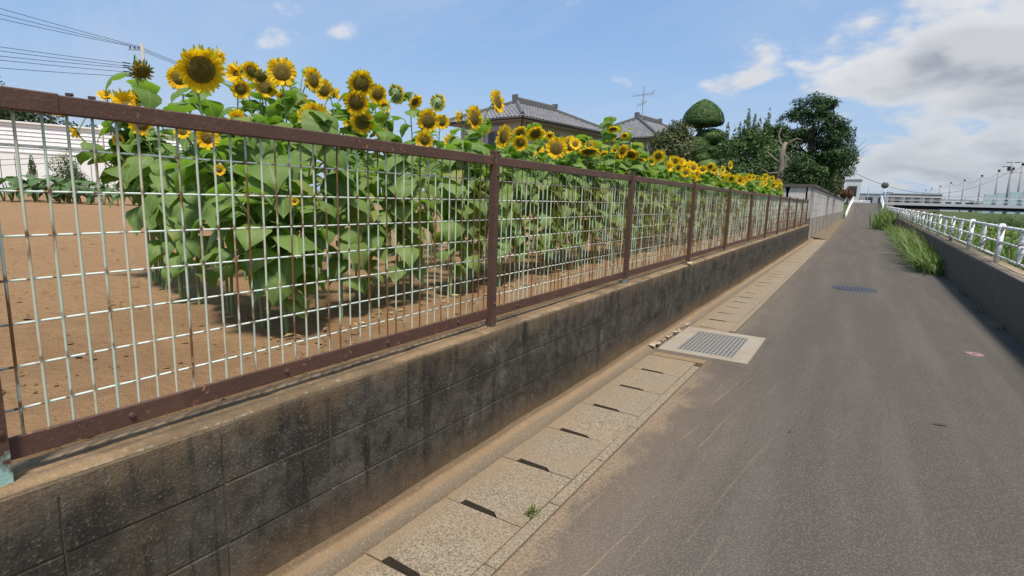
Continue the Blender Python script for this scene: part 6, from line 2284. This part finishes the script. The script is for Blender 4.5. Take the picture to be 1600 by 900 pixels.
mb.tube([(20.95, 125, 0.9), (20.95, 125, 9.95)], [0.20, 0.15], 8)
part('pole', mb, 'polec', up2, True)
mb = MB()
mb.obox((20.95, 125, 9.62), (0.85, 0, 0), (0, .05, 0), (0, 0, .05))
mb.obox((20.4, 125, 8.95), (0.75, 0, 0), (0, .05, 0), (0, 0, .05))
part('crossarm', mb, 'cable', up2)
mb = MB()
mb.tube([(20.55, 124.8, 8.25), (20.55, 124.8, 8.9)], 0.24, 10)
mb.tube([(21.15, 124.8, 8.35), (21.15, 124.8, 8.8)], 0.15, 10)
part('transformer', mb, 'cable', up2)
mb = MB()
for (p, e, sag) in (((20.9, 125, 8.3), (-2.6, 78, 6.3), 3.6), ((21.7, 125, 9.7), (60, 128, 9.7), 0.6), ((21.2, 125, 8.0), (60, 128, 8.0), 0.7), ((21.5, 125, 9.7), (60, 120, 9.9), 0.7)):
    p, e = Vector(p), Vector(e)
    mb.tube([p.lerp(e, k / 20) - Vector((0, 0, sag * 4 * (k / 20) * (1 - k / 20))) for k in range(21)], 0.03, 3, cap=False)
part('cable', mb, 'cable', up2)

nb = thing('noise_barrier', 'pale teal translucent noise barrier with steel posts beyond the bridge at right', 'noise barrier', (21, 150, 1))
for i in range(12):
    x0 = 21.6 + i * 1.9
    h = 4.85 + min(i, 5) * 0.27
    mb = MB()
    mb.box(x0 + 0.05, x0 + 1.85, 150 - 0.03 - i * 0.6, 150 + 0.03 - i * 0.6, 1.0, h)
    part('barrier_panel', mb, 'barrier', nb)
    mb = MB()
    mb.box(x0 - 0.06, x0 + 0.04, 149.9 - i * 0.6, 150.1 - i * 0.6, 1.0, h + 0.12)
    part('post', mb, 'polec', nb)


def building(x, y, wd, dp, z0, h, mt, label, roofm='bldg_a', wins=3):
    t = thing('distant_building', label, 'building', (x, y, z0))
    mb = MB()
    mb.box(x - wd / 2, x + wd / 2, y, y + dp, z0, z0 + h)
    part('wall', mb, mt, t)
    mb = MB()
    mb.box(x - wd / 2 - .12, x + wd / 2 + .12, y - .12, y + dp + .12, z0 + h, z0 + h + 0.25)
    part('roof', mb, roofm, t)
    for i in range(wins):
        mb = MB()
        q = x - wd / 2 + wd * (i + .5) / wins
        mb.box(q - wd / wins * .28, q + wd / wins * .28, y - .06, y + .05, z0 + h * .45, z0 + h * .8)
        part('window', mb, 'glass', t)


building(-1.7, 130, 2.6, 8, 0.9, 5.75, 'bldg_b', 'white house end with grey upper storey right of the big tree', 'bldg_a', 1)
building(2.0, 205, 10, 10, 0.9, 4.6, 'bldg_a', 'low grey building on the skyline left of the traffic mirror')
building(13.5, 215, 15, 10, 0.9, 5.0, 'bldg_c', 'brown building with rooftop tank on the skyline right of the mirror', 'bldg_a', 6)
building(24, 240, 16, 10, 0.9, 4.0, 'bldg_b', 'pale long building on the skyline behind the bridge railing', 'bldg_b', 6)
building(42, 240, 22, 10, 0.9, 3.6, 'bldg_a', 'grey long building on the skyline behind the net poles', 'bldg_b', 7)
building(8.5, 260, 3.0, 4, 0.9, 6.4, 'bldg_b', 'small pale roof house above the brown skyline building', 'bldg_a', 2)
building(70, 230, 26, 10, 0.9, 3.8, 'bldg_b', 'pale building at the far right skyline', 'bldg_a', 7)
building(-14, 200, 16, 10, 0.9, 4.5, 'bldg_b', 'pale building hidden behind the garden trees', 'bldg_a', 4)
mb = MB()
for (x, y, h) in ((-0.75, 131, 7.2), (1.3, 170, 6.6)):
    t = thing('thin_pole', ('thin pale pole beside the white house end' if h > 7 else 'short dark pole on the skyline before the mirror'), 'pole', (x, y, 0.9))
    mb = MB()
    mb.tube([(x, y, 0.9), (x, y, h)], 0.12, 6)
    part('pole', mb, 'polec', t, True)
# low tree line far behind
n = 9000
x = gz.uniform(-420, 260, n)
y = 420 + gz.uniform(0, 40, n) + 0 * x
z = 0.8 + gz.random(n) * (3.2 + 1.8 * np.sin(x * 0.05) + 1.2 * np.sin(x * 0.17))
V, F = leaf_quads(np.stack([x, y, z], 1), unit(gz.normal(size=(n, 3)) + np.array([0, -1, .4])), 2.6, 0.7, gz)
tag(link('far_treeline', np_mesh('far_treeline', V, F, 'fol_hill')), 'thin dark tree line along the far horizon', 'tree line', None, 'stuff')

# ------------------------------------------------------------------ small litter on the path
for i, (px_, py_2, lb, s) in enumerate(((0.585, 4.23, 'small dark dead leaf lying on the middle of the asphalt', 0.045), (-0.205, 3.53, 'tiny curled dead leaf on the asphalt left of the middle', 0.022), (0.95, 9.2, 'small pale chip on the asphalt near the right wall', 0.02), (0.33, 2.7, 'pale fleck on the nearest asphalt', 0.006))):
    b = MB()
    b.add([(-s, 0, .003), (-s * .3, -s * .35, .004), (s, s * .1, .006), (s * .2, s * .3, .010), (0, 0, .004)], [(0, 1, 4), (1, 2, 4), (2, 3, 4), (3, 0, 4)])
    tag(link('fallen_leaf', b.mesh('fallen_leaf', 'brownleaf' if i < 2 else 'plastic'), None, (px_, py_2, 0.002), (0, 0, i * 1.1)), lb, 'leaf' if i < 2 else 'chip')
